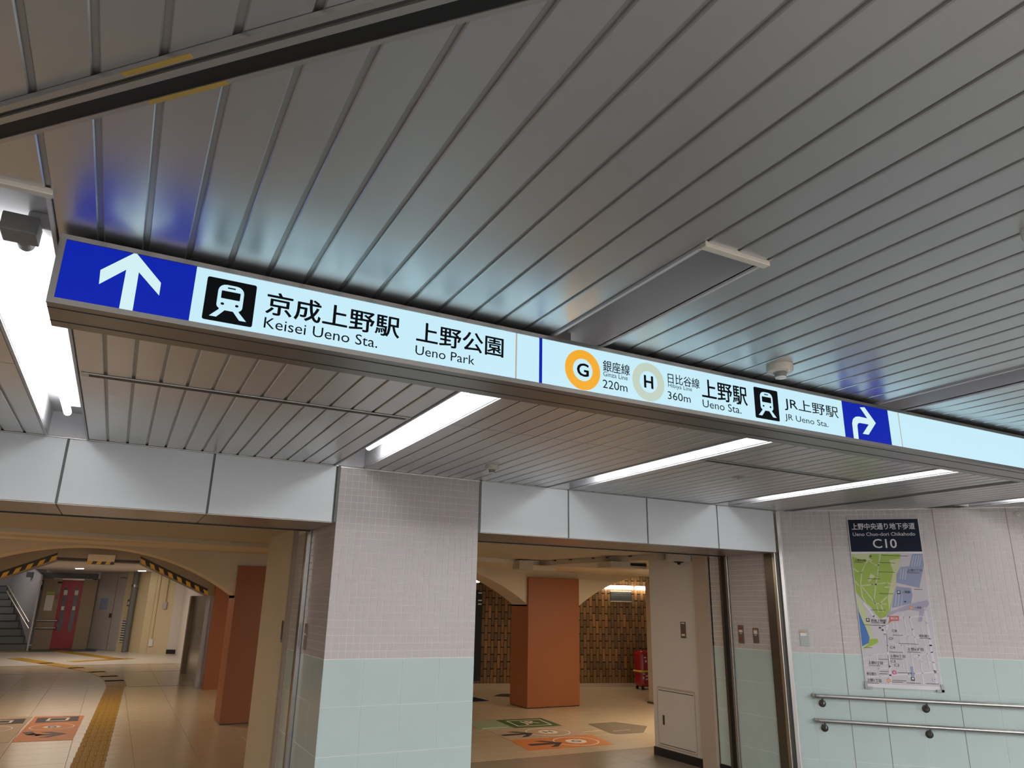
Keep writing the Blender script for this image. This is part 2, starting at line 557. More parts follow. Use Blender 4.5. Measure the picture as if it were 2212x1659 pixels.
for k in range(-30, 76):
    near = -3.4
    intrough = [t for t in TROUGH_K if k in (t, t+1)]
    if intrough:
        slat(k, near, TROUGH_Y[intrough[0]]-0.012)
        continue
    x = gx(k)
    if 5.76 < x+PITCH_S/2 < 5.86:            # the diagonal seam runs here
        slat_w = None
    ye = yend(x)
    if ye > SEAM+0.1:
        slat(k, near, SEAM-0.003)
        slat(k, SEAM+0.003, ye)
    else:
        slat(k, near, ye)

# seam along the ceiling at the end of the slatted field: two dark slots in a metal strip
sm = thing('ceiling_joint', (5.8, 3.0, CZ), 'narrow dark double-slot joint in the slatted ceiling running to the lintel corner', 'ceiling joint')
MB().box(5.765, -0.9, CZ-0.006, 5.835, 5.16, CZ-0.002).build('strip', 'trim_metal', sm)
for x in (5.774, 5.812):
    MB().box(x, -0.9, CZ-0.0075, x+0.014, 5.16, CZ-0.005).build('slot', 'slot_black', sm)

# ------------------------------------------------------------------ light troughs
def trough(k, label, y1, lit=True):
    x0, x1 = gx(k)+0.010, gx(k+2)-0.006
    y0 = TROUGH_Y[k]
    r = thing('trough_light', ((x0+x1)/2, (y0+y1)/2, CZ), label, 'ceiling light', 'recessed fluorescent trough lights')
    t = 0.004
    zt = CZ+0.155
    mb = MB()
    mb.box(x0-t, y0, CZ, x0, y1, zt)
    mb.box(x1, y0, CZ, x1+t, y1, zt)
    mb.box(x0-t, y0, zt, x1+t, y1, zt+t)
    mb.build('reflector', 'trough', r)
    MB().box(x0, y1-t, CZ, x1, y1, zt).build('end_plate', 'trough', r)
    MB().box(x0, y0, CZ, x1, y0+t, zt).build('end_plate', 'trough', r)
    for xa, xb in ((x0-0.012, x0), (x1, x1+0.010)):
        MB().box(xa, y0, CZ-0.007, xb, y1, CZ+0.004).build('edge_strip', 'trough', r)
    MB().box(x0-0.014, y0-0.022, CZ-0.012, x1+0.018, y0+0.002, CZ+0.006).build('end_trim', 'off_white_plastic', r, bevel=0.002)
    xc = x0+0.112
    ya, yb = 2.43, min(4.80, y1-0.35)
    MB().box(xc-0.005, ya-0.05, CZ+0.105, xc+0.075, yb-0.02, zt).build('batten', 'trough', r, bevel=0.006)
    mb = MB()
    n = 10
    pts = []
    mb.lathe((xc, ya, CZ+0.068), [(0.004, 0), (0.016, 0.006), (0.020, 0.02), (0.020, yb-ya-0.02), (0.016, yb-ya-0.006), (0.004, yb-ya)], n=16, axis=(0, 1, 0))
    mb.build('tube', 'tube', r, smooth=True)
    # lamp holder at the near end
    hold = MB().box(xc-0.045, ya-0.165, CZ+0.030, xc+0.045, ya-0.075, CZ+0.085).build('lamp_holder', 'grey_plastic', r, bevel=0.004)
    MB().lathe((xc, ya-0.12, CZ+0.0295), [(0.017, 0), (0.017, 0.002)], n=20).build('knockout', 'grey_plastic', hold)
    MB().box(xc-0.018, ya-0.08, CZ+0.046, xc+0.018, ya-0.02, CZ+0.082).build('stem', 'grey_plastic', hold, bevel=0.008)
    MB().cyl((xc, ya-0.03, CZ+0.068), (xc, ya+0.012, CZ+0.068), 0.023, 16).build('socket', 'grey_plastic', hold, smooth=True)
    return r
trough(-19, 'recessed trough light far to the left, beyond the one with the open lamp holder', 5.2)
trough(-3, 'recessed white trough light with its bare tube and grey lamp holder in plain view', 5.2)
trough(13, 'recessed trough light ending above the pink tiled pier, behind the sign', 5.2)
trough(29, 'recessed trough light running down to the white lintel right of the pier', 5.2)
trough(45, 'recessed trough light nearest the corner of the poster wall', 5.2)
trough(61, 'recessed trough light cut off by the top of the poster wall', 3.98)

# ------------------------------------------------------------------ lintels over the two openings
LB = 2.123
def lintel(name, label, x0, x1, joints, pulls=()):
    o = struct(MB().box(x0, 5.222, LB, x1, 5.97, CZ+0.1), name, 'lintel_joint', label)
    xs = [x0]+joints+[x1]
    for a, b in zip(xs[:-1], xs[1:]):
        ga = 0.007 if a != x0 else 0.0
        gb = 0.007 if b != x1 else 0.012
        MB().fbox(F_LINT, a+ga, b-gb, LB+0.001, CZ-0.006, -0.012, 0.0).build('panel', 'lintel_panel', o, bevel=0.0015)
        MB().box(a+ga*0.5, 5.224, LB-0.004, b-gb*0.5, 5.90, LB+0.0).build('soffit_panel', 'soffit_metal', o)
    MB().box(x0, 5.905, LB-0.012, x1, 5.925, LB+0.002).build('shutter_slot', 'slot_black', o)
    MB().box(x0, 5.93, LB-0.010, x1, 5.975, LB+0.002).build('inner_rail', 'trim_metal', o)
    MB().box(x0, 5.195, CZ-0.006, x1, 5.222, CZ-0.002).build('top_trim', 'trim_metal', o)
    return o
lintel('trim_1', 'white panelled lintel over the left opening', -4.0, 1.305, [-2.14, -1.25, -0.394, 0.463])
lintel('trim_2', 'white panelled lintel over the right opening', 2.465, 5.69, [3.28, 4.109, 4.938])

# ------------------------------------------------------------------ the tiled pier
GZ = 1.207                                  # top of the green tiles
PX0, PX1 = 1.325, 2.447
pier = MB().box(PX0+0.002, 5.212, 0, PX1-0.002, 6.52, CZ)
pier = struct(pier, 'wall_pier', 'pink_grout', 'tiled pier between the two openings')
tw = (PX1-PX0)/23
rows = 26
th = (CZ-GZ)/rows
me_t = piece_mesh('tile', 'pink_tile', tw-0.0036, th-0.0034, 0.0022, 0.0008)
cells = [(PX0+tw*(i+0.5), GZ+th*(j+0.5)) for i in range(23) for j in range(rows)]
tiles(F_LINT, pier, 'tile', me_t, cells, 300, 0.0022, 'pink_tile')
gw = (PX1-PX0)/4
me_g = piece_mesh('green_tile', 'green_tile', gw-0.002, 0.30-0.003, 0.0022, 0.0008)
tiles(F_LINT, pier, 'green_tile', me_g, [(PX0+gw*(i+0.5), GZ-0.003-0.30*(j+0.5)) for i in range(4) for j in range(4)], 99, 0.0022, 'green_tile')
# its flank inside the left opening
fw = 0.05
jm = piece_mesh('tile', 'pink_tile', fw-0.0022, th-0.0034, 0.0022, 0.0008)
F_PIERT = Frame((PX0, 0), (0, -1), (-1, 0))
cells = [(-(5.21+fw*(i+0.5)), GZ+th*(j+0.5)) for i in range(26) for j in range(18)]
tiles(F_PIERT, pier, 'flank_tile', jm, cells, 0, 0.0022, 'pink_tile')
me_g2 = piece_mesh('green_tile', 'green_tile', 0.30-0.002, 0.30-0.003, 0.0022, 0.0008)
tiles(F_PIERT, pier, 'green_tile', me_g2, [(-(5.21+0.30*(i+0.5)), GZ-0.003-0.30*(j+0.5)) for i in range(4) for j in range(4)], 99, 0.0022, 'green_tile')
MB().fbox(F_LINT, PX0-0.02, PX0+0.001, LB, CZ-0.004, -0.01, 0.002).build('edge_strip', 'lintel_joint', pier)
MB().fbox(F_LINT, PX1-0.001, PX1+0.018, LB, CZ-0.004, -0.01, 0.002).build('edge_strip', 'lintel_joint', pier)
MB().fbox(F_LINT, PX0, PX1, CZ-0.012, CZ-0.003, 0.0, 0.004).build('top_trim', 'trim_metal', pier)

# cream plastered length of wall behind the pier
struct(MB().box(PX0-0.004, 6.52, 0, PX1, 7.80, 2.22), 'wall_lobby_left', 'cream_plaster', 'cream plastered wall behind the tiled pier')

# ------------------------------------------------------------------ the jamb at the right of the right opening
jb = MB().box(5.692, 5.374, 0, 5.9, 6.42, CZ)
jamb = struct(jb, 'wall_jamb', 'pink_grout', 'tiled jamb right of the right opening')
F_JT = Frame((5.69, 0), (0, -1), (-1, 0))
cells = [(-(5.375+fw*(i+0.5)), GZ+th*(j+0.5)) for i in range(10) for j in range(18)]
tiles(F_JT, jamb, 'tile', jm, cells, 300, 0.0022, 'pink_tile')
cells = [(-(6.005+fw*(i+0.5)), GZ+th*(j+0.5)) for i in range(4) for j in range(18)]
tiles(F_JT, jamb, 'tile', jm, cells, 0, 0.0022, 'pink_tile')
me_g3 = piece_mesh('green_tile', 'green_tile', 0.25-0.002, 0.30-0.003, 0.0022, 0.0008)
tiles(F_JT, jamb, 'green_tile', me_g3, [(-(5.375+0.25*(i+0.5)), GZ-0.003-0.30*(j+0.5)) for i in range(2) for j in range(4)]+[(-6.13, GZ-0.003-0.30*(j+0.5)) for j in range(4)], 99, 0.0022, 'green_tile')
struct(MB().box(5.675, 5.36, 0, 5.69, 6.17, 0.09), 'baseboard_jamb', 'base_black')
struct(MB().box(5.655, 6.19, 0, 5.70, 6.40, 2.19).box(5.69, 6.17, 0, 5.75, 6.41, 2.19), 'trim_3', 'beige_trim', 'beige plastered strip between the tiled jamb and the white wall')

# white wall with an access hatch
wl = struct(MB().box(5.685, 6.41, 0.0, 6.0, 7.215, 2.19), 'wall_lobby_right', 'white_wall', 'white wall with a cupboard hatch')
struct(MB().box(5.672, 6.41, 0, 5.686, 7.222, 0.085), 'baseboard_lobby_right', 'base_black')
hatch = struct(MB().fbox(Frame((5.685, 0), (0, 1), (-1, 0)), 6.52, 7.13, 0.115, 0.705, 0.0, 0.006), 'door_1', 'white_wall', 'low cupboard hatch with a flush handle in the white wall')
FH = Frame((5.685, 0), (0, 1), (-1, 0))
MB().fbox(FH, 6.505, 7.145, 0.10, 0.725, -0.001, 0.002).build('frame', 'beige_trim', hatch)
MB().fbox(FH, 6.53, 7.115, 0.684, 0.690, 0.006, 0.0075).build('shadow_gap', 'slot_black', hatch)
MB().fbox(FH, 6.53, 7.115, 0.128, 0.134, 0.006, 0.0075).build('shadow_gap', 'slot_black', hatch)
MB().fbox(FH, 7.02, 7.05, 0.33, 0.43, 0.006, 0.010).build('handle', 'dark_steel', hatch)

# ------------------------------------------------------------------ poster wall set at 45 degrees
WL = 3.3
pw = struct(MB().fbox(F_WALL, 0.0, WL, 0, CZ, -0.15, -0.002), 'wall_right', 'pink_grout', 'tiled wall carrying the map poster')
tw5 = 0.05
me_w = piece_mesh('tile', 'pink_tile', tw5-0.0036, th-0.0034, 0.0022, 0.0008)
ns = int((WL-0.035)/tw5)
cells = [(0.035+tw5*(i+0.5), GZ+th*(j+0.5)) for i in range(ns) for j in range(rows)]
def hidden_by_poster(c):
    return 0.68 < c[0] < 1.22 and c[1] > 0.98
vis = [c for c in cells if not hidden_by_poster(c) and c[0] < 2.25]
# the tiles that show largest: nearest to the camera within the frame
tiles(F_WALL, pw, 'tile', me_w, vis, 300, 0.0022, 'pink_tile')
tiles(F_WALL, pw, 'hidden_tile', me_w, [c for c in cells if c not in set(vis)], 0, 0.0022, 'pink_tile')
tiles(F_WALL, pw, 'green_tile', me_g2, [(0.035+0.15*0+0.30*i, GZ-0.003-0.30*(j+0.5)) for i in range(1, 11) for j in range(4)]+[], 99, 0.0022, 'green_tile')
me_gh = piece_mesh('green_tile', 'green_tile', 0.148, 0.297, 0.0022, 0.0008)
tiles(F_WALL, pw, 'green_tile', me_gh, [(0.11, GZ-0.003-0.30*(j+0.5)) for j in range(4)], 99, 0.0022, 'green_tile')
for s, z0 in ((0.485, 0), (0.785, 0), (1.385, 0), (1.985, 0), (2.585, 0)):
    MB().fbox(F_WALL, s-0.0028, s+0.0028, z0, CZ if s != 0.785 else GZ, -0.005, 0.0006).build('joint', 'joint_dark', pw)
MB().fbox(F_WALL, 0.0, WL, CZ-0.010, CZ-0.002, 0.0, 0.004).build('top_trim', 'trim_metal', pw)

# ------------------------------------------------------------------ steel posts: shutter guides
g = thing('shutter_guide_post', (5.72, 5.28, 0), 'wide dark steel shutter post at the corner of the poster wall', 'post')
MB().box(5.685, 5.208, 0, 5.78, 5.245, LB).build('front_plate', 'dark_steel', g)
MB().box(5.662, 5.225, 0, 5.70, 5.265, LB).build('bright_edge', 'rail_steel', g, bevel=0.006)
MB().box(5.672, 5.262, 0, 5.70, 5.372, LB).build('channel', 'dark_steel', g)
MB().fbox(F_WALL, -0.005, 0.022, 0, CZ-0.01, 0.0005, 0.010).build('corner_strip', 'steel', g)
g = thing('shutter_guide_post', (5.70, 5.95, 0), 'slim steel shutter guide halfway into the right jamb', 'post')
MB().box(5.665, 5.885, 0, 5.6915, 5.925, LB).build('guide', 'steel', g, bevel=0.004)
MB().box(5.655, 5.925, 0, 5.6915, 5.962, LB).build('slot', 'slot_black', g)
MB().box(5.660, 5.962, 0, 5.6915, 6.002, LB).build('guide', 'dark_steel', g, bevel=0.004)
g = thing('shutter_guide_post', (1.31, 5.99, 0), 'steel shutter guide on the flank of the tiled pier, left opening', 'post')
MB().box(1.292, 5.93, 0, 1.326, 5.975, LB).build('guide', 'steel', g, bevel=0.004)
MB().box(1.300, 5.975, 0, 1.326, 6.00, LB).build('slot', 'slot_black', g)
MB().box(1.297, 6.00, 0, 1.326, 6.035, LB).build('guide', 'dark_steel', g, bevel=0.004)
g = thing('door_frame_post', (1.31, 6.47, 0), 'thin beige steel edging between pier tiles and cream wall', 'post')
MB().box(1.303, 6.44, 0, 1.326, 6.47, 2.19).build('edge', 'beige_trim', g)
MB().box(1.309, 6.47, 0, 1.326, 6.485, 2.19).build('slot', 'slot_black', g)
MB().box(1.300, 6.485, 0, 1.326, 6.53, 2.19).build('edge', 'beige_trim', g)

# ------------------------------------------------------------------ lobby: ceiling, soffit along the arches, arch wall
LZ = 2.19
struct(MB().box(-6, 5.975, LZ, 12.5, 9.6, LZ+0.06), 'ceiling_lobby', 'lobby_ceiling')
def fas(x):
    return 8.27+(x+1.03)*0.1426
sf = MB()
xa, xb = -6.0, 4.95
za, zb = H+0.585, H+0.552
wa, wb = H+0.735, H+0.592
sf.hexa([(xa, fas(xa), za), (xb, fas(xb), zb), (xb, 11.06, wb), (xa, 11.06, wa), (xa, fas(xa), LZ+0.05), (xb, fas(xb), LZ+0.05), (xb, 11.06, LZ+0.3), (xa, 11.06, LZ+0.3)])
sof = struct(sf, 'trim_4', 'cream_plaster', 'boxed soffit running along the arches')
for x in (-0.55, -0.25, 0.75, 1.05, 1.95):
    MB().box(x, fas(x)-0.03, LZ-0.02, x+0.06, fas(x), LZ-0.002).build('clip', 'cream_plaster', sof)
sf = MB()
sf.hexa([(4.95, 9.12, H+0.552), (12.5, 9.12, H+0.50), (12.5, 11.06, H+0.50), (4.95, 11.06, H+0.592), (4.95, 9.12, LZ+0.05), (12.5, 9.12, LZ+0.05), (12.5, 11.06, LZ+0.3), (4.95, 11.06, LZ+0.3)])
struct(sf, 'trim_5', 'cream_plaster', 'boxed soffit over the right arch')

ARCHES = [(-0.33, 1.82, 0.06, 0.64), (4.31, 1.82, 0.025, 0.61), (8.95, 1.82, -0.01, 0.585)]
TOPZ = LZ+0.4
aw = MB()
prev = -6.0
N = 28
for cx, hw, sp, ap in ARCHES:
    rise = ap-sp
    R_ = (hw*hw+rise*rise)/(2*rise)
    zc = ap-R_
    aw.box(prev, 11.05, H+sp-0.0, cx-hw, 11.6, TOPZ)
    for i in range(N):
        xa = cx-hw+2*hw*i/N; xb = cx-hw+2*hw*(i+1)/N
        za = H+zc+math.sqrt(max(0, R_*R_-(xa-cx)**2)); zb = H+zc+math.sqrt(max(0, R_*R_-(xb-cx)**2))
        aw.hexa([(xa, 11.05, za), (xb, 11.05, zb), (xb, 11.6, zb), (xa, 11.6, za), (xa, 11.05, TOPZ), (xb, 11.05, TOPZ), (xb, 11.6, TOPZ), (xa, 11.6, TOPZ)])
    prev = cx+hw
aw.box(prev, 11.05, H-0.02, 12.5, 11.6, TOPZ)
struct(aw, 'wall_arches', 'cream_plaster', 'cream plastered arcade wall')

def pillar(label, x0, x1, ytop, sp):
    o = thing('pillar', ((x0+x1)/2, 11.3, 0), label, 'pillar', 'orange arcade pillars')
    MB().box(x0, 11.05, 0.012, x1, 11.6, H+sp).build('shaft', 'orange_pillar', o)
    MB().box(x0, 11.0, 0.012, x1, 11.05, H+ytop).build('front_face', 'orange_pillar', o)
    MB().box(x0+0.006, 11.012, 0, x1-0.006, 11.59, 0.014).build('foot', 'base_black', o)
    return o
pillar('orange pillar under the left arch, half hidden by the cream wall', 1.49, 2.49, 0.46, 0.06)
pillar('orange pillar standing in the middle of the right opening', 6.13, 7.13, 0.46, 0.015)
o = thing('pillar', (2.2, 15.5, 0), 'dark orange pillar further back, left of the near left pillar', 'pillar', 'orange arcade pillars')
MB().box(1.70, 15.2, 0.0, 2.6, 15.9, 2.40).build('shaft', 'orange_pillar', o)

# ------------------------------------------------------------------ lobby floor tiles
lf = struct(MB().box(-6, 5.21, -0.12, 12.5, 30, -0.006), 'floor', 'floor_base')
me_f = flat_piece_mesh('floor_tile', 'floor_tile', 0.597, 0.297, 0.006, 0.001)
me_fg = flat_piece_mesh('floor_tile', 'floor_tile_grey', 0.597, 0.297, 0.006, 0.001)
TACT_X0, TACT_W = -0.145, 0.30
def tact_x(y):                               # the tactile strip drifts a little to the right with depth
    return -0.12+(y-8.84)*0.0356
cells = []
for i in range(-9, 21):
    for j in range(0, 54):
        x = -0.16+0.6*(i+0.5); y = 5.36+0.3*j
        cells.append((x, y))
def vis_key(c):
    x, y = c
    q = Vector((x, y, 0))-CAM
    dd = q.dot(FWD)
    u, v = q.dot(RIGHT)/dd*FPX+W_PX/2, -q.dot(UP)/dd*FPX+H_PX/2
    seen = (-40 < u < 560 and v < 1690 and y < 16) or (1000 < u < 1430 and v < 1690 and y < 14.5)
    return (0 if seen else 1, q.length)
cells.sort(key=vis_key)
rest = {'floor_tile': MB(), 'floor_tile_grey': MB()}
base = [v.co.copy() for v in me_f.vertices]
bf = [tuple(p.vertices) for p in me_f.polygons]
for n_, (x, y) in enumerate(cells):
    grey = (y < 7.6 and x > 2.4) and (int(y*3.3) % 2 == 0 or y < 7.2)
    if n_ < 300:
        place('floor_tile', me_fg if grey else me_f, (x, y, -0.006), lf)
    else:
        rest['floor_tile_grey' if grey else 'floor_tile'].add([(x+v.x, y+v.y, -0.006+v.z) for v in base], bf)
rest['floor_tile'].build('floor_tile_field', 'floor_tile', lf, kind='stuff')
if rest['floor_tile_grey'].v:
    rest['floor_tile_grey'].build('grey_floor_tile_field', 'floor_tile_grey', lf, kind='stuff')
MB().box(-6, 21.45, -0.006, 6, 30, 0.001).build('pale_paving', 'floor_tile_pale', lf)
for y in (16.12, 19.3, 21.42):
    MB().box(-5, y-0.02, -0.002, 1.62, y+0.02, 0.003).build('gate_track', 'dark_steel', lf)
MB().box(-5, 26.6, 0.0, -0.2, 28.4, 0.004).build('dark_mat', 'slate', lf)

# ------------------------------------------------------------------ brown tiled wall behind the arches
bw = struct(MB().fbox(F_TILE, -3.5, 5.5, 0, 2.75, -0.2, -0.012), 'wall_brown', 'brown_grout', 'brown tiled wall behind the arches')
tile_sets = {'brown_tile': MB(), 'brown_tile_light': MB(), 'brown_tile_dark': MB()}
TWB, THB = 0.068, 0.275
rr = random.Random(3)
for i in range(int(9.0/TWB)):
    s = -3.5+TWB*i
    off = (i % 2)*THB/2
    for j in range(-1, 10):
        z0 = 0.08+j*THB+off
        z1 = min(z0+THB-0.02, 2.72)
        z0 = max(z0, 0.08)
        if z1-z0 < 0.03:
            continue
        w = rr.random()
        tile_sets['brown_tile_light' if w > 0.90 else 'brown_tile_dark' if w < 0.4 else 'brown_tile'].fbox(F_TILE, s+0.004, s+TWB-0.004, z0, z1, -0.014, rr.uniform(-0.003, 0.004))
for k_, mb in tile_sets.items():
    mb.build('wall_tile', k_, bw, kind='stuff')
MB().fbox(F_TILE, -3.5, 5.5, 0, 0.075, -0.01, 0.006).build('skirting', 'beige_trim', bw)
struct(MB().box(-6, 11.6, 2.56, 12.5, 16, 2.62), 'ceiling_passage', 'lobby_ceiling')

def px_rect(F, a, b, c, d):
    """left px, right px, top px, bottom px -> s0, s1, z0, z1"""
    return F.px(*a)[0], F.px(*b)[0], F.px(*d)[1], F.px(*c)[1]

# lamps, grille and black strip on the brown wall
for (a, b, lab) in (((1307, 1268), (1367, 1271), 'long glowing tube lamp above the louvred grille on the brown wall'),
                    ((1372, 1270), (1402, 1272), 'short end of a glowing tube lamp beside the grey column')):
    s0, z0 = F_TILE.px(*a, 0.06); s1, z1 = F_TILE.px(*b, 0.06)
    z0 = z1 = (z0+z1)/2
    o = thing('wall_lamp', F_TILE.p((s0+s1)/2, z0, 0.05), lab, 'lamp', 'tube lamps on the brown wall')
    MB().path([F_TILE.p(s0, z0, 0.06), F_TILE.p(s0+0.03, z0, 0.06), F_TILE.p(s1-0.03, z1, 0.06), F_TILE.p(s1, z1, 0.06)], 0.035, 12).build('tube', 'lamp_glow', o, smooth=True)
    MB().fbox(F_TILE, s0+0.03, s1-0.03, z0-0.012, z0+0.05, -0.004, 0.03).build('base', 'off_white_plastic', o)
s0, zt = F_TILE.px(1318, 1276); s1, zb_ = F_TILE.px(1364, 1301)
o = thing('vent_grille', F_TILE.p((s0+s1)/2, zb_, 0.0), 'brown louvred ventilation grille under the tube lamp', 'grille')
MB().fbox(F_TILE, s0, s1, zb_, zt, -0.002, 0.008).build('backing', 'brown_grout', o)
for z in (zb_, zt-0.02):
    MB().fbox(F_TILE, s0, s1, z, z+0.02, 0.008, 0.022).build('frame', 'beige_trim', o)
for i in range(10):
    z = zb_+0.025+(zt-zb_-0.05)*i/9
    MB().fbox(F_TILE, s0+0.012, s1-0.012, z-0.005, z+0.005, 0.008, 0.018).build('slat', 'stair_riser', o)
s0, _ = F_TILE.px(1034, 1300); s1, _ = F_TILE.px(1041, 1300)
o = thing('noticeboard', F_TILE.p((s0+s1)/2, 0.12, 0.02), 'edge of a narrow black upright board on the brown wall beside the pier', 'board')
MB().fbox(F_TILE, s0-0.25, s1, F_TILE.px(1037, 1470)[1], F_TILE.px(1037, 1277)[1], 0.004, 0.045).build('panel', 'black', o, bevel=0.004)
for yy in (1281, 1297, 1305):
    z = F_TILE.px(1037, yy)[1]
    MB().fbox(F_TILE, s0-0.02, s1-0.01, z-0.012, z+0.012, 0.045, 0.047).build('print', 'map_white', o)
q = Frame((0, 12.6), (1, 0), (0, -1)).px(1031, 1255)
o = thing('spot_lamp', (q[0], 12.6, q[1]), 'tiny bright lamp peeping past the right edge of the pier', 'lamp')
MB().lathe((q[0], 12.6, q[1]), [(0.01, -0.03), (0.045, -0.02), (0.05, 0.0), (0.03, 0.02)], 16).build('bulb', 'lamp_glow', o, smooth=True)
MB().cyl((q[0], 12.6, q[1]+0.02), (q[0], 12.6, 2.56), 0.012, 8).build('stem', 'grey_plastic', o)

# grey column beside the white wall and the suitcase
o = thing('column', (8.80, 11.0, 0), 'plain grey column showing as a strip beside the white wall', 'column')
MB().box(8.50, 10.70, 0.0, 9.1, 10.92, 2.02).build('shaft', 'beige_trim', o, bevel=0.01)
MB().box(8.48, 10.68, 0.0, 9.12, 10.94, 0.03).build('foot', 'dark_steel', o)
c = thing('suitcase', (9.86, 12.75, 0), 'red glossy suitcase with white stickers and a yellow strap', 'suitcase')
MB().box(9.66, 12.62, 0.05, 10.10, 12.88, 0.74).build('shell', 'suitcase_red', c, bevel=0.06)
MB().box(9.652, 12.612, 0.33, 10.108, 12.888, 0.365).build('strap', 'strap_yellow', c, bevel=0.01)
for dx, z, w, hh in ((0.07, 0.60, 0.05, 0.022), (0.10, 0.52, 0.035, 0.04), (0.03, 0.29, 0.045, 0.02), (0.11, 0.25, 0.05, 0.025), (0.02, 0.20, 0.035, 0.05), (0.10, 0.19, 0.055, 0.02)):
    MB().box(9.675+dx*0.9, 12.616, z, 9.675+dx*0.9+w, 12.621, z+hh).build('sticker', 'label_white', c)
for x in (9.70, 10.02):
    MB().cyl((x, 12.66, 0.03), (x+0.03, 12.66, 0.03), 0.03, 14).build('wheel', 'black', c, smooth=True)
    MB().cyl((x, 12.84, 0.03), (x+0.03, 12.84, 0.03), 0.03, 14).build('wheel', 'black', c, smooth=True)
MB().path([(9.80, 12.75, 0.73), (9.80, 12.75, 0.77), (9.96, 12.75, 0.77), (9.96, 12.75, 0.73)], 0.012, 8).build('handle', 'black', c)

# ------------------------------------------------------------------ cable duct, junction boxes, dome camera at the lobby ceiling
d = thing('cable_duct', (5.45, 8.4, 2.1), 'grey box duct running under the lobby ceiling to the white wall', 'duct')
pts = [(5.18, 9.62), (5.52, 7.05)]
def duct(mb, x0, y0, x1, y1, z0, z1, w):
    return mb.hexa([(x0, y0, z0), (x1, y1, z0), (x1+w, y1, z0), (x0+w, y0, z0), (x0, y0, z1), (x1, y1, z1), (x1+w, y1, z1), (x0+w, y0, z1)])
duct(MB(), 5.25, 9.1, 5.58, 6.9, 2.125, 2.188, 0.10).build('duct_body', 'lobby_ceiling', d)
for t_ in (0.15, 0.3, 0.5, 0.62, 0.8):
    x = 5.25+0.33*t_; y = 9.1-2.2*t_
    MB().box(x-0.02, y-0.02, 2.17, x+0.02, y+0.02, 2.188).build('clip', 'dark_steel', d)
s = F_ARCH
def boxpx(name, label, cat, x0, y0, x1, y1, Y, depth, m, zmax=2.185):
    F = Frame((0, Y), (1, 0), (0, -1))
    a = F.px(x0, y1); b = F.px(x1, y0)
    o = thing(name, ((a[0]+b[0])/2, Y, a[1]), label, cat)
    MB().fbox(F, a[0], b[0], a[1], min(b[1], zmax), -depth, 0).build('case', m, o, bevel=0.004)
    return o, F
o, F = boxpx('junction_box', 'small grey box hanging at the bend of the ceiling duct', 'junction box', 1122, 1211, 1152, 1229, 8.95, 0.2, 'lobby_ceiling')
a = F.px(1152, 1231); b = F.px(1204, 1226)
MB().fbox(F, a[0], b[0], a[1], b[1], -0.15, 0).build('tray', 'cream_plaster', o)
o, F = boxpx('junction_box', 'long grey box under the ceiling duct beside the white wall', 'junction box', 1321, 1203, 1396, 1225, 7.5, 0.3, 'lobby_ceiling', 2.123)
a = F.px(1362, 1222); b = F.px(1396, 1218)
MB().fbox(F, a[0], b[0], a[1], b[1], 0, 0.003).build('shadow_gap', 'slot_black', o)
s0, zt = F_JAMB.px(1440, 1196, 0.09); s1, zb_ = F_JAMB.px(1482, 1212, 0.09)
s0, s1 = min(s0, s1), max(s0, s1)
o = thing('dome_camera', (5.60, (s0+s1)/2, zb_), 'grey box with a black camera dome at the top of the white wall', 'camera')
MB().box(5.60, s0, zb_, 5.69, s1, LZ-0.001).build('case', 'white_wall', o, bevel=0.003)
MB().lathe((5.635, (s0+s1)/2, zb_-0.034), [(0.004, 0), (0.016, 0.006), (0.022, 0.02), (0.055, 0.03), (0.06, 0.036)], 18).build('dome', 'black', o, smooth=True)

# ------------------------------------------------------------------ octagonal flood gate at the end of the arcade
gz = lambda x, y, d=0.0: F_GATE.px(x, y, d)
a_ = gz(122, 1212); b_ = gz(302, 1214); c_ = gz(447, 1287)
cxg = (a_[0]+b_[0])/2
zt_ = (a_[1]+b_[1])/2
hx = (b_[0]-a_[0])/2
ox = c_[0]-cxg; oz = c_[1]
gate = thing('flood_gate_frame', (cxg, 15.5, 0), 'eight-sided brown gate frame edged with black and yellow hazard stripes', 'gate')
outer = [(cxg-4.0, 2.56), (cxg-4.0, oz), (cxg-ox, oz), (cxg-hx, zt_), (cxg+hx, zt_), (cxg+ox, oz), (cxg+ox+0.15, oz), (cxg+ox+0.15, 2.56)]
MB().prism(F_GATE, outer, -0.5, 0.0).build('head_panel', 'gate_panel', gate)
MB().box(cxg+ox, 15.4, 0.0, cxg+ox+0.14, 15.9, oz).build('post', 'steel', gate)
MB().box(cxg-ox-2, 15.4, 0.0, cxg-ox, 15.9, oz).build('post', 'cream_plaster', gate)
MB().fbox(F_GATE, cxg-hx, cxg+hx, zt_, zt_+0.045, 0, 0.006).build('edge_band', 'hazard_black', gate)
for sx in (-1, 1):
    p0 = Vector((cxg+sx*hx, zt_)); p1 = Vector((cxg+sx*ox, oz))
    n_ = 15
    for i in range(n_):
        q0 = p0.lerp(p1, i/n_); q1 = p0.lerp(p1, (i+1)/n_)
        w = 0.085
        sl = 0.03*sx
        MB().prism(F_GATE, [(q0.x+sl, q0.y), (q1.x+sl, q1.y), (q1.x, q1.y+w), (q0.x, q0.y+w)], 0, 0.006).build('stripe', 'hazard_yellow' if i % 2 == 0 else 'hazard_black', gate)
    MB().prism(F_GATE, [(p0.x, p0.y+0.085), (p1.x, p1.y+0.085), (p1.x, p1.y+0.125), (p0.x, p0.y+0.125)], 0, 0.007).build('edge_band', 'hazard_black', gate)
Fb = Frame((0, 15.2), (1, 0), (0, -1))
s0, zt2 = Fb.px(191, 1197); s1, zb2 = Fb.px(246, 1220)
bx_ = thing('motor_box', ((s0+s1)/2, 15.3, zb2), 'cream box with a striped lower edge over the gate opening', 'box')
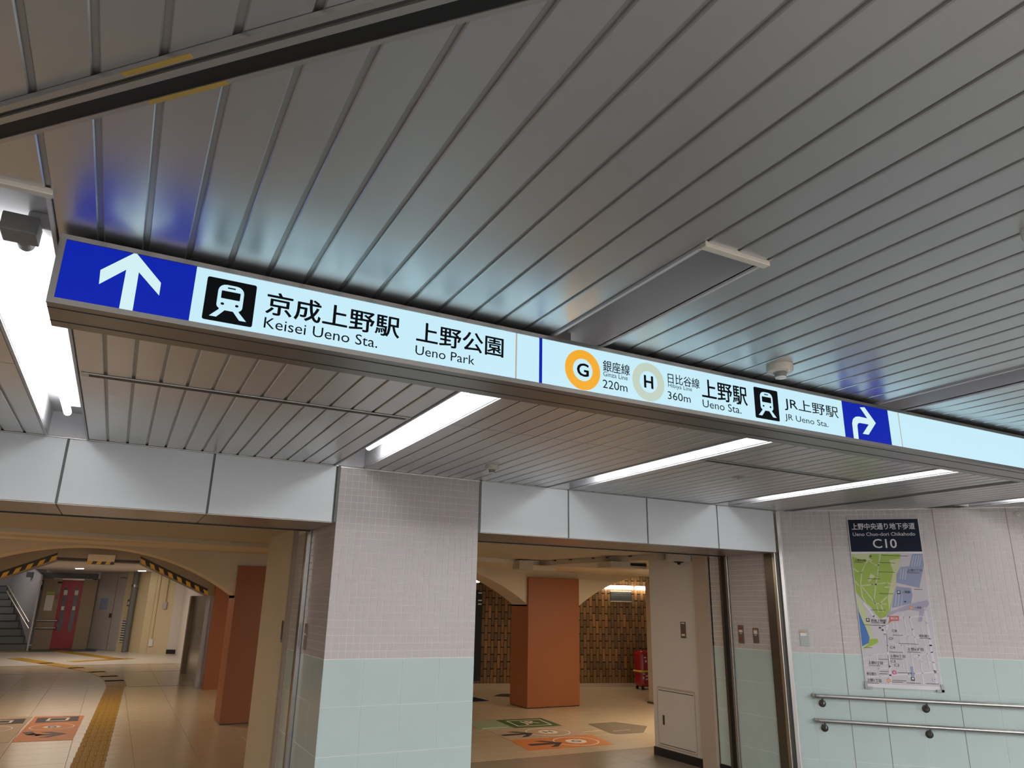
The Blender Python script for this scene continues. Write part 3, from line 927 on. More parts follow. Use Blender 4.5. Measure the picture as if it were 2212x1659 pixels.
MB().fbox(Fb, s0, s1, zb2, zt2, -0.19, 0).build('case', 'cream_plaster', bx_)
zs = Fb.px(220, 1213)[1]
nn = 6
for i in range(nn):
    u0 = s0+(s1-s0)*i/nn; u1 = s0+(s1-s0)*(i+1)/nn
    MB().prism(Fb, [(u0, zb2), (u1, zb2), (u1+(0.02 if i < nn-1 else 0), zs), (u0+(0.02 if i else 0), zs)], 0, 0.004).build('stripe', 'hazard_yellow' if i % 2 == 0 else 'hazard_black', bx_)
# open gate leaf beyond
o = thing('gate_leaf', (1.66, 18.7, 0), 'grey steel gate leaf standing open beyond the striped frame', 'gate')
MB().box(1.58, 18.6, 0.0, 1.80, 18.9, H+0.07).build('leaf', 'gate_panel', o, bevel=0.01)
MB().box(1.66, 15.95, 0.0, 1.80, 18.6, H+0.07).build('side', 'steel', o)

# ------------------------------------------------------------------ far stair hall
struct(MB().box(-6, 15.9, 2.37, 6, 26.9, 2.43).box(-1.98, 26.9, 2.37, 6, 31, 2.43), 'ceiling_stair_hall', 'hall_white')
struct(MB().box(1.9, 15.9, 0, 2.1, 25.2, 2.37), 'wall_stair_hall_right', 'hall_white')
for (x, y, lab) in ((172, 1228, 'round downlight over the lift'), (307, 1233, 'round downlight over the grey door')):
    q = at_z(x, y, 2.37)
    o = tag(MB().lathe((q.x, q.y, 2.356), [(0.10, 0.0), (0.115, 0.0145)], 20).build('downlight', 'lamp_glow'), lab+' in the far hall', 'lamp', 'downlights of the far hall')
# lift
lr = lambda a, b, c, d: px_rect(F_LIFT, a, b, c, d)
struct(MB().fbox(F_LIFT, -8, -1.95, 0, 4.6, -3.2, -3.0).fbox(F_LIFT, -1.98, 0.3, 2.145, 2.37, -0.4, -0.06), 'wall_stair_hall_back', 'hall_wall')
lift = thing('lift', (-1.15, 27.9, 0), 'red double lift door in a steel surround at the end of the hall', 'lift')
MB().fbox(F_LIFT, -1.98, -1.50, 0, 2.12, -0.4, 0.0).build('call_panel', 'gate_panel', lift)
MB().fbox(F_LIFT, -0.90, -0.50, 0, 2.12, -0.4, 0.0).build('surround', 'gate_panel', lift)
MB().fbox(F_LIFT, -1.50, -0.90, 2.09, 2.14, -0.4, 0.0).build('surround', 'soffit_metal', lift)
MB().fbox(F_LIFT, -2.5, -0.52, 2.14, 2.30, -0.05, 0.03).build('transom', 'slate', lift)
for x0, x1 in ((-1.50, -1.205), (-1.20, -0.90)):
    dr = MB().fbox(F_LIFT, x0, x1, 0.02, 2.09, -0.12, -0.06).build('door', 'lift_red', lift)
    xc = (x0+x1)/2
    MB().fbox(F_LIFT, xc-0.055, xc+0.055, 0.55, 1.85, -0.06, -0.055).build('window', 'dark_glass', dr)
    MB().fbox(F_LIFT, xc-0.05, xc+0.05, 1.63, 1.78, -0.055, -0.05).build('sticker', 'label_white', dr)
    MB().fbox(F_LIFT, xc-0.04, xc+0.04, 1.17, 1.29, -0.055, -0.05).build('sticker', 'label_white', dr)
MB().fbox(F_LIFT, -1.86, -1.64, 1.15, 1.62, 0.0, 0.01).build('notice', 'label_white', lift)
MB().fbox(F_LIFT, -1.86, -1.64, 1.64, 1.72, 0.0, 0.01).build('notice', 'map_green', lift)
MB().fbox(F_LIFT, -1.60, -1.54, 1.50, 1.64, 0.0, 0.01).build('indicator', 'lift_red', lift)
MB().fbox(F_LIFT, -1.62, -1.50, 1.98, 2.04, 0.0, 0.01).build('floor_display', 'black', lift)
for z in (0.86, 0.64):
    MB().path([F_LIFT.p(-2.02, z, 0.02), F_LIFT.p(-2.0, z, 0.08), F_LIFT.p(-1.44, z, 0.08), F_LIFT.p(-1.42, z, 0.02)], 0.02, 8).build('grab_rail', 'steel', lift, smooth=True)
# stairs with handrail
st = thing('staircase', (-3.4, 28.0, 0), 'grey staircase with dark nosings rising at the far left', 'stairs')
for i in range(9):
    xr = -2.08-i*0.13; y = 27.3+i*0.28; z = i*0.21
    MB().box(-7.0, y, 0, xr, y+0.3, z+0.195).build('step', 'stair_riser', st)
    MB().box(-7.0, y-0.01, z+0.185, xr, y+0.05, z+0.21).build('nosing', 'stair_nosing', st)
MB().prism(Frame((-2.06, 27.25), (-0.42, 0.9), (-0.9, -0.42)), [(0, 0), (0.02, 0.2), (2.3, 2.0), (2.3, 2.9), (0, 2.2)], -0.05, 0.0).build('side_wall', 'hall_wall', st)
hr = thing('stair_handrail', (-2.3, 27.3, 0.8), 'double steel handrail along the far staircase', 'handrail')
for dz in (0.0, -0.22):
    F = Frame((0, 27.2), (1, 0), (0, -1))
    MB().path([F.p(*F.px(62, 1343-dz*66), 0), F.p(*F.px(40, 1306-dz*66), 0), F.p(*F.px(14, 1262-dz*66), 0)], 0.022, 8).build('rail', 'rail_steel', hr, smooth=True)
for t_ in (0.1, 0.5, 0.9):
    p0 = F.p(*F.px(62, 1343), 0).lerp(F.p(*F.px(14, 1262), 0), t_)
    MB().cyl(p0, p0+Vector((0.0, 0.5, -0.25)), 0.012, 8).build('bracket', 'rail_steel', hr)
s0, s1, z0, z1 = lr((75, 1263), (93, 1263), (84, 1253), (84, 1274))
o = thing('stair_poster', F_LIFT.p((s0+s1)/2, z0, -0.9), 'small dark poster on the wall beside the far stairs', 'poster')
MB().fbox(F_LIFT, s0, s1, z0, z1, -0.05, 0.02).build('board', 'black', o)
MB().fbox(F_LIFT, s0+0.02, s1-0.05, z0+0.02, z0+0.10, 0.02, 0.024).build('print', 'label_red', o)
MB().fbox(F_LIFT, s0+0.06, s1-0.02, z0+0.15, z1-0.04, 0.02, 0.024).build('print', 'hall_white', o)

# grey double door and what stands next to it
struct(MB().fbox(F_DOOR, -0.3, 2.9, 0, 2.369, -0.2, -0.02), 'wall_stair_hall_door', 'hall_cream')
gd = struct(MB().fbox(F_DOOR, -0.02, 1.46, 0.012, 2.34, -0.02, 0.0), 'door_2', 'grey_door', 'grey steel double door in the far hall')
MB().fbox(F_DOOR, -0.12, -0.02, 0, 2.34, -0.02, 0.03).build('jamb', 'door_edge', gd)
MB().fbox(F_DOOR, 1.02, 1.03, 0.02, 2.32, 0.0, 0.003).build('seam', 'slot_black', gd)
MB().fbox(F_DOOR, 0.95, 1.0, 0.98, 1.10, 0.0, 0.05).build('handle', 'dark_steel', gd)
s0, z1 = F_DOOR.px(218, 1292); s1, z0 = F_DOOR.px(230, 1317)
MB().fbox(F_DOOR, s0, s1, z0, z1, 0.0, 0.004).build('notice', 'map_rail', gd)
MB().fbox(F_DOOR, 1.15, 1.5, 2.18, 2.20, 0, 0.004).build('closer', 'dark_steel', gd)
for z in (0.25, 1.25, 1.95):
    MB().fbox(F_DOOR, -0.015, 0.015, z, z+0.14, 0.0, 0.03).build('hinge', 'steel', gd)
s0, z1 = F_DOOR.px(297, 1340); s1, z0 = F_DOOR.px(309, 1388)
lv = thing('louvre_panel', F_DOOR.p(1.7, z0, 0), 'narrow panel of pale horizontal louvres beside the grey door', 'louvre')
MB().fbox(F_DOOR, 1.60, 1.92, z0-0.02, z1+0.02, -0.02, 0.004).build('backing', 'slate', lv)
for i in range(10):
    z = z0+(z1-z0)*i/9
    MB().fbox(F_DOOR, 1.61, 1.91, z-0.018, z+0.014, 0.004, 0.03).build('slat', 'door_edge', lv)
o = thing('wall_sign', F_DOOR.p(1.75, 1.4, 0), 'small blue and white sign plate above the louvres', 'sign')
MB().fbox(F_DOOR, 1.68, 1.86, 1.33, 1.53, -0.02, 0.006).build('plate', 'slate', o)
MB().fbox(F_DOOR, 1.71, 1.80, 1.37, 1.47, 0.006, 0.009).build('print', 'label_white', o)
o = thing('drain_pipe', F_DOOR.p(2.05, 0, 0.05), 'dark grey upright pipe at the corner of the far hall', 'pipe')
MB().cyl(F_DOOR.p(2.05, 0, 0.10), F_DOOR.p(2.05, 2.368, 0.10), 0.085, 14).build('pipe', 'stair_riser', o, smooth=True)
MB().cyl(F_DOOR.p(2.05, 1.9, 0.10), F_DOOR.p(2.05, 1.98, 0.10), 0.10, 14).build('collar', 'steel', o, smooth=True)
cw = struct(MB().fbox(F_CREAM, -0.15, 0.70, 0, 2.369, -0.2, 0.0), 'wall_stair_hall_cream', 'hall_cream')
struct(MB().fbox(F_CREAM, 0.70, 1.7, 0, 2.369, -0.2, 0.012), 'wall_stair_hall_white', 'hall_white')
struct(MB().fbox(F_CREAM, 0.70, 1.7, 0, 0.12, 0.012, 0.03), 'baseboard_stair_hall', 'base_black')
o = thing('switch_box', F_CREAM.p(0.45, 1.3, 0), 'switch box with a conduit on the far cream wall', 'switch')
s0, z0 = F_CREAM.px(357, 1308)
MB().fbox(F_CREAM, s0-0.07, s0+0.07, z0-0.1, z0+0.1, 0, 0.06).build('case', 'grey_door', o)
MB().cyl(F_CREAM.p(s0, z0+0.1, 0.03), F_CREAM.p(s0, 2.36, 0.03), 0.018, 8).build('conduit', 'hall_cream', o)
o = thing('socket_box', F_CREAM.p(0.2, 0.2, 0), 'small white socket box low on the far cream wall', 'socket')
s0, z0 = F_CREAM.px(327, 1388)
MB().fbox(F_CREAM, s0-0.06, s0+0.06, z0-0.1, z0+0.1, 0, 0.05).build('case', 'label_white', o)
MB().cyl(F_CREAM.p(s0, z0+0.1, 0.02), F_CREAM.p(s0, 2.36, 0.02), 0.012, 8).build('conduit', 'hall_cream', o)

# ------------------------------------------------------------------ tactile paving and floor stickers
tp = thing('tactile_paving', (0.05, 12.0, 0.0), 'ochre strip of ribbed guide tiles across the lobby floor', 'tactile paving')
me_tp = flat_piece_mesh('guide_tile', 'tactile', 0.297, 0.297, 0.008, 0.001)
rib = flat_piece_mesh('rib', 'tactile', 0.03, 0.27, 0.012, 0.004)
for j in range(34):
    y = 6.2+0.3*j
    x = tact_x(y)+0.15
    gt = place('guide_tile', me_tp, (x, y, -0.004), tp)
    for i in range(4):
        r_ = bpy.data.objects.new('rib', rib)
        COL.objects.link(r_)
        r_.parent = gt
        r_.location = (-0.105+0.07*i, 0, 0.0)
bend = [(0.31, 16.4), (0.28, 17.3), (0.18, 18.3), (-0.05, 19.4), (-0.5, 20.6), (-1.2, 22.2), (-2.0, 24.0)]
for (p, q) in zip(bend[:-1], bend[1:]):
    MB().line(FLOOR, [p, q], 0.34, 0.0, 0.006).build('bend_tile', 'tactile', tp)
MB().line(FLOOR, [(-0.6, 22.6), (0.6, 23.4)], 0.34, 0.0, 0.007).build('branch_tile', 'tactile', tp)
MB().line(FLOOR, [(0.3, 23.4), (-1.2, 27.0)], 0.34, 0.0, 0.007).build('branch_tile', 'tactile', tp)
MB().box(-4.0, 26.7, 0.004, -1.95, 27.0, 0.01).build('warning_tile', 'tactile', tp)

def quad(pts):
    return [FLOOR.px(*p) for p in pts]
def sticker(label, pts, m, group=None):
    o = thing('floor_sticker', (sum(p[0] for p in pts)/len(pts), sum(p[1] for p in pts)/len(pts), 0), label, 'floor sticker', group)
    MB().prism(FLOOR, pts, 0.0005, 0.003).build('sheet', m, o)
    return o
def arrow_flat(o, cx, cy, L, m, hook=0.0):
    mb = MB()
    pts = [(cx-L/2, cy), (cx+L*0.35, cy)]
    if hook:
        pts = [(cx-L/2, cy+hook), (cx-L*0.38, cy+hook*0.3), (cx-L*0.2, cy), (cx+L*0.35, cy)]
    mb.line(FLOOR, pts, 0.10, 0.003, 0.0045)
    mb.prism(FLOOR, [(cx+L/2, cy), (cx+L*0.08, cy+0.20), (cx+L*0.08-0.10, cy+0.20), (cx+L*0.33, cy), (cx+L*0.08-0.10, cy-0.20), (cx+L*0.08, cy-0.20)], 0.003, 0.0048)
    mb.build('arrow', m, o)
# right opening: three bands, near one orange, then tan, then green
XS0, XS1 = 4.45, 5.70
o = sticker('orange floor sticker with the letter G in rings and an arrow', [(XS0, 7.93), (5.60, 7.90), (5.72, 8.56), (XS0+0.1, 8.60)], 'sticker_orange', 'direction stickers on the lobby floor')
MB().ring(FLOOR, (5.28, 8.24), 0.27, 0.285, 0.003, 0.0045, 36).build('ring', 'sticker_line', o)
MB().ring(FLOOR, (5.28, 8.24), 0.0, 0.13, 0.003, 0.0045, 30).build('disc', 'sticker_line', o)
MB().text(FLOOR, 'G', 0.035, 5.22, 5.34, 8.18, 8.30, 0.0055).build('letter', 'sticker_dark', o)
arrow_flat(o, 4.86, 8.22, 0.42, 'sticker_dark')
o = sticker('tan floor sticker with the letter H in rings and an arrow', [(XS0+0.1, 8.61), (5.72, 8.57), (5.76, 9.32), (XS0+0.18, 9.38)], 'sticker_tan', 'direction stickers on the lobby floor')
MB().ring(FLOOR, (5.30, 8.95), 0.28, 0.295, 0.003, 0.0045, 36).build('ring', 'sticker_line', o)
MB().ring(FLOOR, (5.30, 8.95), 0.0, 0.13, 0.003, 0.0045, 30).build('disc', 'sticker_line', o)
MB().text(FLOOR, 'H', 0.035, 5.24, 5.36, 8.89, 9.01, 0.0055).build('letter', 'sticker_dark', o)
arrow_flat(o, 4.86, 8.93, 0.42, 'sticker_dark')
o = sticker('green floor sticker with the letters JR in a rounded frame', [(5.05, 9.40), (5.76, 9.33), (5.84, 10.05), (5.12, 10.10)], 'sticker_green', 'direction stickers on the lobby floor')
MB().line(FLOOR, [(5.16, 9.50), (5.66, 9.46), (5.73, 9.92), (5.22, 9.97), (5.16, 9.50)], 0.02, 0.003, 0.0045).build('frame', 'sticker_line', o)
MB().text(FLOOR, 'JR', 0.01, 5.32, 5.58, 9.56, 9.86, 0.0045).build('letters', 'sticker_line', o)
o = sticker('pale faded green floor sticker left of the JR sticker', [(4.55, 9.42), (5.04, 9.40), (5.11, 10.10), (4.62, 10.13)], 'sticker_pale_green', 'direction stickers on the lobby floor')
MB().line(FLOOR, [(4.62, 9.5), (4.98, 9.48)], 0.02, 0.003, 0.0045).build('line', 'sticker_line', o)
o = sticker('grey six-sided floor patch right of the lobby stickers', quad([(1270, 1564), (1328, 1560), (1398, 1569), (1390, 1583), (1330, 1586), (1318, 1584)]), 'sticker_grey')
MB().line(FLOOR, quad([(1325, 1580), (1360, 1577)]), 0.02, 0.003, 0.0045).build('mark', 'sticker_tan', o)
o = sticker('dark floor patch at the foot of the right orange pillar', quad([(1066, 1504), (1081, 1499), (1103, 1499), (1110, 1506)]), 'sticker_dark')
o = sticker('dark blue floor patch beside the base of the tiled pier', quad([(1000, 1505), (1024, 1506), (1057, 1514), (1000, 1517)]), 'map_navy')
# left opening
o = sticker('orange floor sticker with rings and a hooked arrow beside the guide strip', [(-0.76, 10.55), (-0.16, 10.48), (-0.10, 12.48), (-0.69, 12.60)], 'sticker_orange', 'direction stickers left of the guide strip')
MB().ring(FLOOR, (-0.43, 11.55), 0.235, 0.25, 0.003, 0.0045, 36).build('ring', 'sticker_line', o)
MB().ring(FLOOR, (-0.43, 11.55), 0.0, 0.10, 0.003, 0.0045, 30).build('disc', 'sticker_line', o)
MB().text(FLOOR, 'G', 0.035, -0.48, -0.38, 11.48, 11.62, 0.0055).build('letter', 'sticker_dark', o)
MB().box(-0.65, 11.98, 0.003, -0.16, 12.42, 0.0045).build('panel', 'sticker_dark', o)
MB().line(FLOOR, [(-0.52, 12.08), (-0.30, 12.06), (-0.28, 12.32), (-0.50, 12.34), (-0.52, 12.08)], 0.035, 0.0045, 0.006).build('pictogram', 'sticker_line', o)
arrow_flat(o, -0.45, 10.95, 0.42, 'sticker_dark', 0.25)
o = sticker('pale floor sticker cut by the left picture edge, beside the orange one', [(-1.5, 10.62), (-0.79, 10.56), (-0.72, 12.60), (-1.43, 12.70)], 'sticker_tan', 'direction stickers left of the guide strip')
MB().ring(FLOOR, (-1.1, 11.6), 0.235, 0.25, 0.003, 0.0045, 36).build('ring', 'sticker_line', o)
MB().box(-1.3, 11.98, 0.003, -0.78, 12.42, 0.0045).build('panel', 'sticker_dark', o)
MB().line(FLOOR, [(-1.16, 12.1), (-0.94, 12.08), (-0.92, 12.3), (-1.14, 12.34), (-1.16, 12.1)], 0.035, 0.0045, 0.006).build('pictogram', 'sticker_line', o)
arrow_flat(o, -1.15, 10.95, 0.42, 'sticker_dark')

# ================================================================== THE SIGN
SX0, SX1, SY0, SY1, SZ0, SZ1 = -0.272, 5.02, 2.11, 2.309, H+0.7329, H+0.9313
sign = thing('direction_sign', ((SX0+SX1)/2, (SY0+SY1)/2, SZ0), 'long illuminated blue and white station direction sign hung under the ceiling', 'sign')
MB().box(SX0, SY0+0.006, SZ0, SX1, SY1, SZ1).build('housing', 'sign_frame', sign, bevel=0.002)
MB().box(SX0+0.05, SY0+0.06, SZ1, SX1, SY1-0.03, CZ-0.008).build('gap_filler', 'gap_shade', sign)  # near-black block added to close the gap, stands in for its shade
FZ0, FZ1 = H+0.7487, H+0.9174
MB().fbox(F_SIGN, SX0, SX1, FZ1, SZ1, -0.008, 0.004).build('frame_bar', 'sign_frame', sign)
MB().fbox(F_SIGN, SX0, SX1, SZ0, FZ0, -0.008, 0.004).build('frame_bar', 'sign_frame', sign)
MB().fbox(F_SIGN, SX0, -0.2559, FZ0, FZ1, -0.008, 0.004).build('frame_bar', 'sign_frame', sign)
for y in (2.1435, 2.251):
    MB().box(SX0, y, SZ0-0.0012, 4.48 if y > 2.2 else SX1, y+0.004, SZ0+0.001).build('groove', 'slot_black', sign)
sx = lambda x, y: F_SIGN.px(x, y)[0]
XB1 = sx(417, 633)                            # right end of the blue arrow field
XJ1 = sx(1115, 770)
XBAR0, XBAR1 = sx(1164.6, 780), sx(1171, 780)
XC0, XC1 = sx(1822, 905), sx(1922, 925)
XJ2 = sx(1945, 930)
def panel(name, a, b, m):
    return MB().fbox(F_SIGN, a, b, FZ0, FZ1, -0.006, 0.0).build(name, m, sign)
blue = panel('blue_panel', -0.2559, XB1, 'sign_blue')
w1 = panel('white_panel', XB1, XJ1-0.003, 'sign_white')
panel('panel_joint', XJ1-0.003, XJ1+0.003, 'sign_joint')
w2 = panel('white_panel', XJ1+0.003, XC0, 'sign_white')
blue2 = panel('blue_panel', XC0, XC1, 'sign_blue')
w3 = panel('white_panel', XC1, XJ2-0.003, 'sign_white')
panel('panel_joint', XJ2-0.003, XJ2+0.003, 'sign_joint')
w4 = panel('white_panel', XJ2+0.003, SX1, 'sign_white')
MB().fbox(F_SIGN, XBAR0, XBAR1, FZ0, FZ1, 0.0, 0.0008).build('blue_bar', 'sign_blue', w2)
def spx(pts):
    return [F_SIGN.px(*p) for p in pts]
up_arrow = spx([(293.7, 545.5), (347.7, 611.4), (343.7, 638.4), (300, 588), (286, 672.5), (257, 667), (272.8, 582.5), (213.7, 613.8), (217, 583.4)])
MB().prism(F_SIGN, up_arrow, 0.0, 0.0012).build('up_arrow', 'sign_arrow', blue)
# bent arrow
mb = MB()
outer_ = spx([(1844.9, 949.5), (1840.7, 914)]) + spx([(1842.5, 905), (1848, 900.3), (1855, 899.8)]) + spx([(1873.5, 904)]) + spx([(1857.3, 880), (1867, 880), (1891.4, 914.2), (1876, 939), (1863.7, 937), (1876.5, 917)]) + spx([(1857.5, 913.6), (1853.5, 914.3), (1851.6, 918.5), (1854.8, 951)])
mb.prism(F_SIGN, outer_, 0.0, 0.0012).build('turn_arrow', 'sign_arrow', blue2)
for (body, bold, l, r, t, b) in SIGN_TEXT:
    s0, s1, z0, z1 = px_rect(F_SIGN, l, r, t, b)
    par = w1 if s1 < XJ1 else w2
    MB().text(F_SIGN, body, bold, s0, s1, z0, z1, 0.0010).build('writing', 'ink', par)
# train pictograms
def pictogram(par, tl, tr, br, bl):
    P4 = spx([tl, tr, br, bl])
    x0 = (P4[0][0]+P4[3][0])/2; x1 = (P4[1][0]+P4[2][0])/2
    z1 = (P4[0][1]+P4[1][1])/2; z0 = (P4[2][1]+P4[3][1])/2
    w, h = x1-x0, z1-z0
    def q(u, v):
        return (x0+w*u, z0+h*v)
    def rrect(u0, u1, v0, v1, r, top=None):
        rt = top or r
        pts = []
        for (cu, cv, rad, a0) in ((u1-rt, v1-rt, rt, 0), (u0+rt, v1-rt, rt, 90), (u0+r, v0+r, r, 180), (u1-r, v0+r, r, 270)):
            for k in range(5):
                a = math.radians(a0+22.5*k)
                pts.append(q(cu+rad*math.cos(a), cv+rad*math.sin(a)))
        return pts
    o = MB().prism(F_SIGN, rrect(0, 1, 0, 1, 0.045), 0, 0.0008).build('train_pictogram', 'ink', par)
    MB().prism(F_SIGN, rrect(0.24, 0.76, 0.30, 0.88, 0.10, 0.16), 0.0008, 0.0014).prism(F_SIGN, [q(0.30, 0.285), q(0.42, 0.285), q(0.27, 0.10), q(0.13, 0.10)], 0.0008, 0.0014).prism(F_SIGN, [q(0.58, 0.285), q(0.70, 0.285), q(0.87, 0.10), q(0.73, 0.10)], 0.0008, 0.0014).prism(F_SIGN, [q(0.30, 0.31), q(0.30, 0.28), q(0.70, 0.28), q(0.70, 0.31)], 0.0008, 0.0014).build('train', 'sign_white', o)
    MB().prism(F_SIGN, rrect(0.31, 0.69, 0.55, 0.73, 0.015), 0.0014, 0.0018).prism(F_SIGN, rrect(0.42, 0.58, 0.795, 0.825, 0.01), 0.0014, 0.0018).prism(F_SIGN, rrect(0.32, 0.39, 0.395, 0.45, 0.027), 0.0014, 0.0018).prism(F_SIGN, rrect(0.61, 0.68, 0.395, 0.45, 0.027), 0.0014, 0.0018).build('train_detail', 'ink', o)
pictogram(w1, (449, 596.9), (555.4, 617), (544, 707.6), (435.5, 688))
pictogram(w2, (1626.9, 835.5), (1678.3, 844.7), (1684.6, 910.8), (1632.9, 901.9))
# line letters in rings
for (l, r, t, b, ltr, m) in (((1220.4, 795), (1296.2, 804), (1253, 755.4), (1264.4, 843.5), 'G', 'sign_orange'), ((1365.8, 817), (1435, 834), (1396, 783.8), (1404.8, 867), 'H', 'sign_silver')):
    s0, s1, z0, z1 = px_rect(F_SIGN, l, r, t, b)
    c = ((s0+s1)/2, (z0+z1)/2)
    R_ = ((s1-s0)+(z1-z0))/4
    o = MB().ring(F_SIGN, c, R_*0.56, R_, 0, 0.0008, 48).build('line_ring', m, w2)
    hw = R_*(0.34 if ltr == 'G' else 0.29)
    MB().text(F_SIGN, ltr, 0.035, c[0]-hw, c[0]+hw, c[1]-R_*0.34, c[1]+R_*0.34, 0.0010).build('line_letter', 'ink', o)

# ================================================================== CEILING FITTINGS
def slot_diffuser(label, x0, x1):
    o = thing('air_slot', ((x0+x1)/2, SEAM, CZ), label, 'air diffuser', 'slot diffusers in the ceiling')
    MB().box(x0, SEAM-0.028, CZ-0.006, x1, SEAM+0.028, CZ-0.001).build('frame', 'trim_metal', o, bevel=0.0015)
    for y in (-0.016, 0.003):
        MB().box(x0+0.03, SEAM+y, CZ-0.0068, x1-0.02, SEAM+y+0.012, CZ-0.004).build('slot', 'slot_black', o)
slot_diffuser('long black slot air diffuser between the left trough light and the next one', -0.275, 1.262)
slot_diffuser('black slot air diffuser close to the corner, right of the third trough light', 3.32, 4.84)

def smoke(px_, label, rad):
    q = at_z(px_[0], px_[1], CZ)
    o = thing('smoke_detector', (q.x, q.y, CZ), label, 'smoke detector', 'smoke detectors on the ceiling')
    MB().lathe((q.x, q.y, CZ-0.030), [(rad*0.80, 0.0), (rad*0.96, 0.004), (rad, 0.012), (rad, 0.031)], 32).build('base', 'off_white_plastic', o, smooth=True)
    MB().lathe((q.x, q.y, CZ-0.052), [(rad*0.30, 0), (rad*0.42, 0.004), (rad*0.46, 0.018), (rad*0.62, 0.024)], 28).build('sensor_cage', 'grey_plastic', o, smooth=True)
    MB().lathe((q.x, q.y, CZ-0.056), [(rad*0.22, 0), (rad*0.40, 0.003), (rad*0.42, 0.007)], 24).build('cap', 'lens_clear', o, smooth=True)
    for a in (0.6, 2.7, 4.8):
        MB().box(q.x+math.cos(a)*rad*0.72-0.006, q.y+math.sin(a)*rad*0.72-0.006, CZ-0.033, q.x+math.cos(a)*rad*0.72+0.006, q.y+math.sin(a)*rad*0.72+0.006, CZ-0.028).build('led', 'lens_clear', o)
smoke((1684, 790), 'cream smoke detector just above the sign, near its right end', 0.052)
smoke((1063, 1006), 'small cream smoke detector on the ceiling in front of the tiled pier', 0.05)
q = at_z(2222, 498, CZ)
o = thing('smoke_detector', (q.x, q.y, CZ), 'white round fitting cut off by the right picture edge, high on the ceiling', 'smoke detector', 'smoke detectors on the ceiling')
MB().lathe((q.x, q.y, CZ-0.03), [(0.012, 0), (0.018, 0.01), (0.020, 0.031)], 24).build('base', 'lens_clear', o, smooth=True)
MB().lathe((q.x, q.y, CZ-0.036), [(0.006, 0), (0.010, 0.007)], 16).build('cap', 'off_white_plastic', o, smooth=True)
q = at_z(1597, 1031, CZ)
o = thing('sprinkler', (q.x, q.y, CZ), 'flat round sprinkler rosette on the ceiling between the two right trough lights', 'sprinkler')
MB().lathe((q.x, q.y, CZ-0.006), [(0.035, 0), (0.055, 0.004), (0.058, 0.007)], 28).build('rosette', 'trim_metal', o, smooth=True)
MB().lathe((q.x, q.y, CZ-0.020), [(0.010, 0), (0.018, 0.004), (0.012, 0.014)], 18).build('head', 'lens_clear', o, smooth=True)
s, z = F_WALL.px(2198, 1110)
o = thing('wall_button', F_WALL.p(s, z, 0), 'small oval white fitting high on the poster wall at the right edge', 'fitting')
MB().lathe(F_WALL.p(s, z, 0), [(0.024, 0), (0.024, 0.006), (0.018, 0.010)], 24, axis=F_WALL.n).build('disc', 'off_white_plastic', o, smooth=True)
MB().fbox(F_WALL, s-0.012, s+0.012, z-0.002, z+0.002, 0.010, 0.011).build('mark', 'grey_plastic', o)

# shutter rail crossing the ceiling near the camera
F_RAIL = Frame((-0.36, 1.651), (0.69, -0.745), (0.745, 0.69))   # normal lies flat, away from the camera
rl = thing('shutter_rail', (-0.0, 1.25, CZ), 'dark shutter rail crossing the ceiling diagonally at the upper left', 'rail')
def strip(name, d0, d1, z0, z1, m, s0=-0.9, s1=1.5, par=None):
    return MB().fbox(F_RAIL, s0, s1, CZ+z0, CZ+z1, d0, d1).build(name, m, par or rl)
strip('bed', -0.043, 0.043, -0.006, -0.001, 'dark_steel')
lip1 = strip('lip', -0.047, -0.033, -0.014, -0.001, 'trim_metal')
strip('inner_bar', -0.020, -0.004, -0.012, -0.005, 'trim_metal')
strip('slot', 0.000, 0.034, -0.0075, -0.005, 'slot_black')
lip2 = strip('lip', 0.034, 0.045, -0.010, -0.001, 'trim_metal')
strip('tape', -0.0475, -0.036, -0.0148, -0.013, 'yellow_tape', 0.38, 0.54, lip1)
strip('tape', 0.034, 0.0455, -0.0108, -0.009, 'yellow_tape', 0.36, 0.55, lip2)

# ================================================================== WALL FITTINGS
# map poster
po = thing('map_poster', F_WALL.p(0.95, 0.92, 0), 'tall neighbourhood map poster with navy heading on the tiled wall', 'poster')
def W(x, y):
    return F_WALL.px(1500+x/2.865, 1080+y/2.865, 0.012)
PS0, PS1, PZ0, PZ1 = 0.640, 1.258, H-0.652, H+0.856
MB().fbox(F_WALL, PS0, PS1, PZ0, PZ1, 0.0, 0.012).build('board', 'map_white', po)
zh = W(1190, 320)[1]
head = MB().fbox(F_WALL, PS0+0.006, PS1-0.006, zh, PZ1-0.005, 0.012, 0.0125).build('heading', 'map_navy', po)
zm1 = W(1190, 333)[1]; zm0 = W(1280, 1144)[1]
ms0, ms1 = PS0+0.006, PS1-0.006
mp = MB().fbox(F_WALL, ms0, ms1, zm0, zm1, 0.012, 0.0125).build('map_sheet', 'map_base', po)
def clampp(p):
    return (min(max(p[0], ms0), ms1), min(max(p[1], zm0), zm1))
def poly(name, pts, m, layer):
    d = 0.0125+0.0005*layer
    MB().prism(F_WALL, [clampp(W(*p)) for p in pts], d-0.0004, d).build(name, m, mp)
def road(pts, m, w, layer=3):
    d = 0.0125+0.0005*layer
    MB().line(F_WALL, [clampp(W(*p)) for p in pts], w, d-0.0004, d).build('road', m, mp)
poly('park', [(960, 333), (1276, 333), (1262, 420), (1246, 500), (1228, 600), (1212, 690), (1184, 722), (1150, 735), (1118, 700), (1095, 665), (1040, 620), (985, 570)], 'map_green', 1)
poly('shore', [(985, 590), (1040, 650), (1085, 760), (1105, 850), (1140, 870), (1120, 900), (1020, 925), (1000, 760)], 'map_pale_green', 1)
poly('park', [(1082, 862), (1130, 858), (1140, 880), (1100, 902), (1020, 922), (1075, 890)], 'map_green', 2)
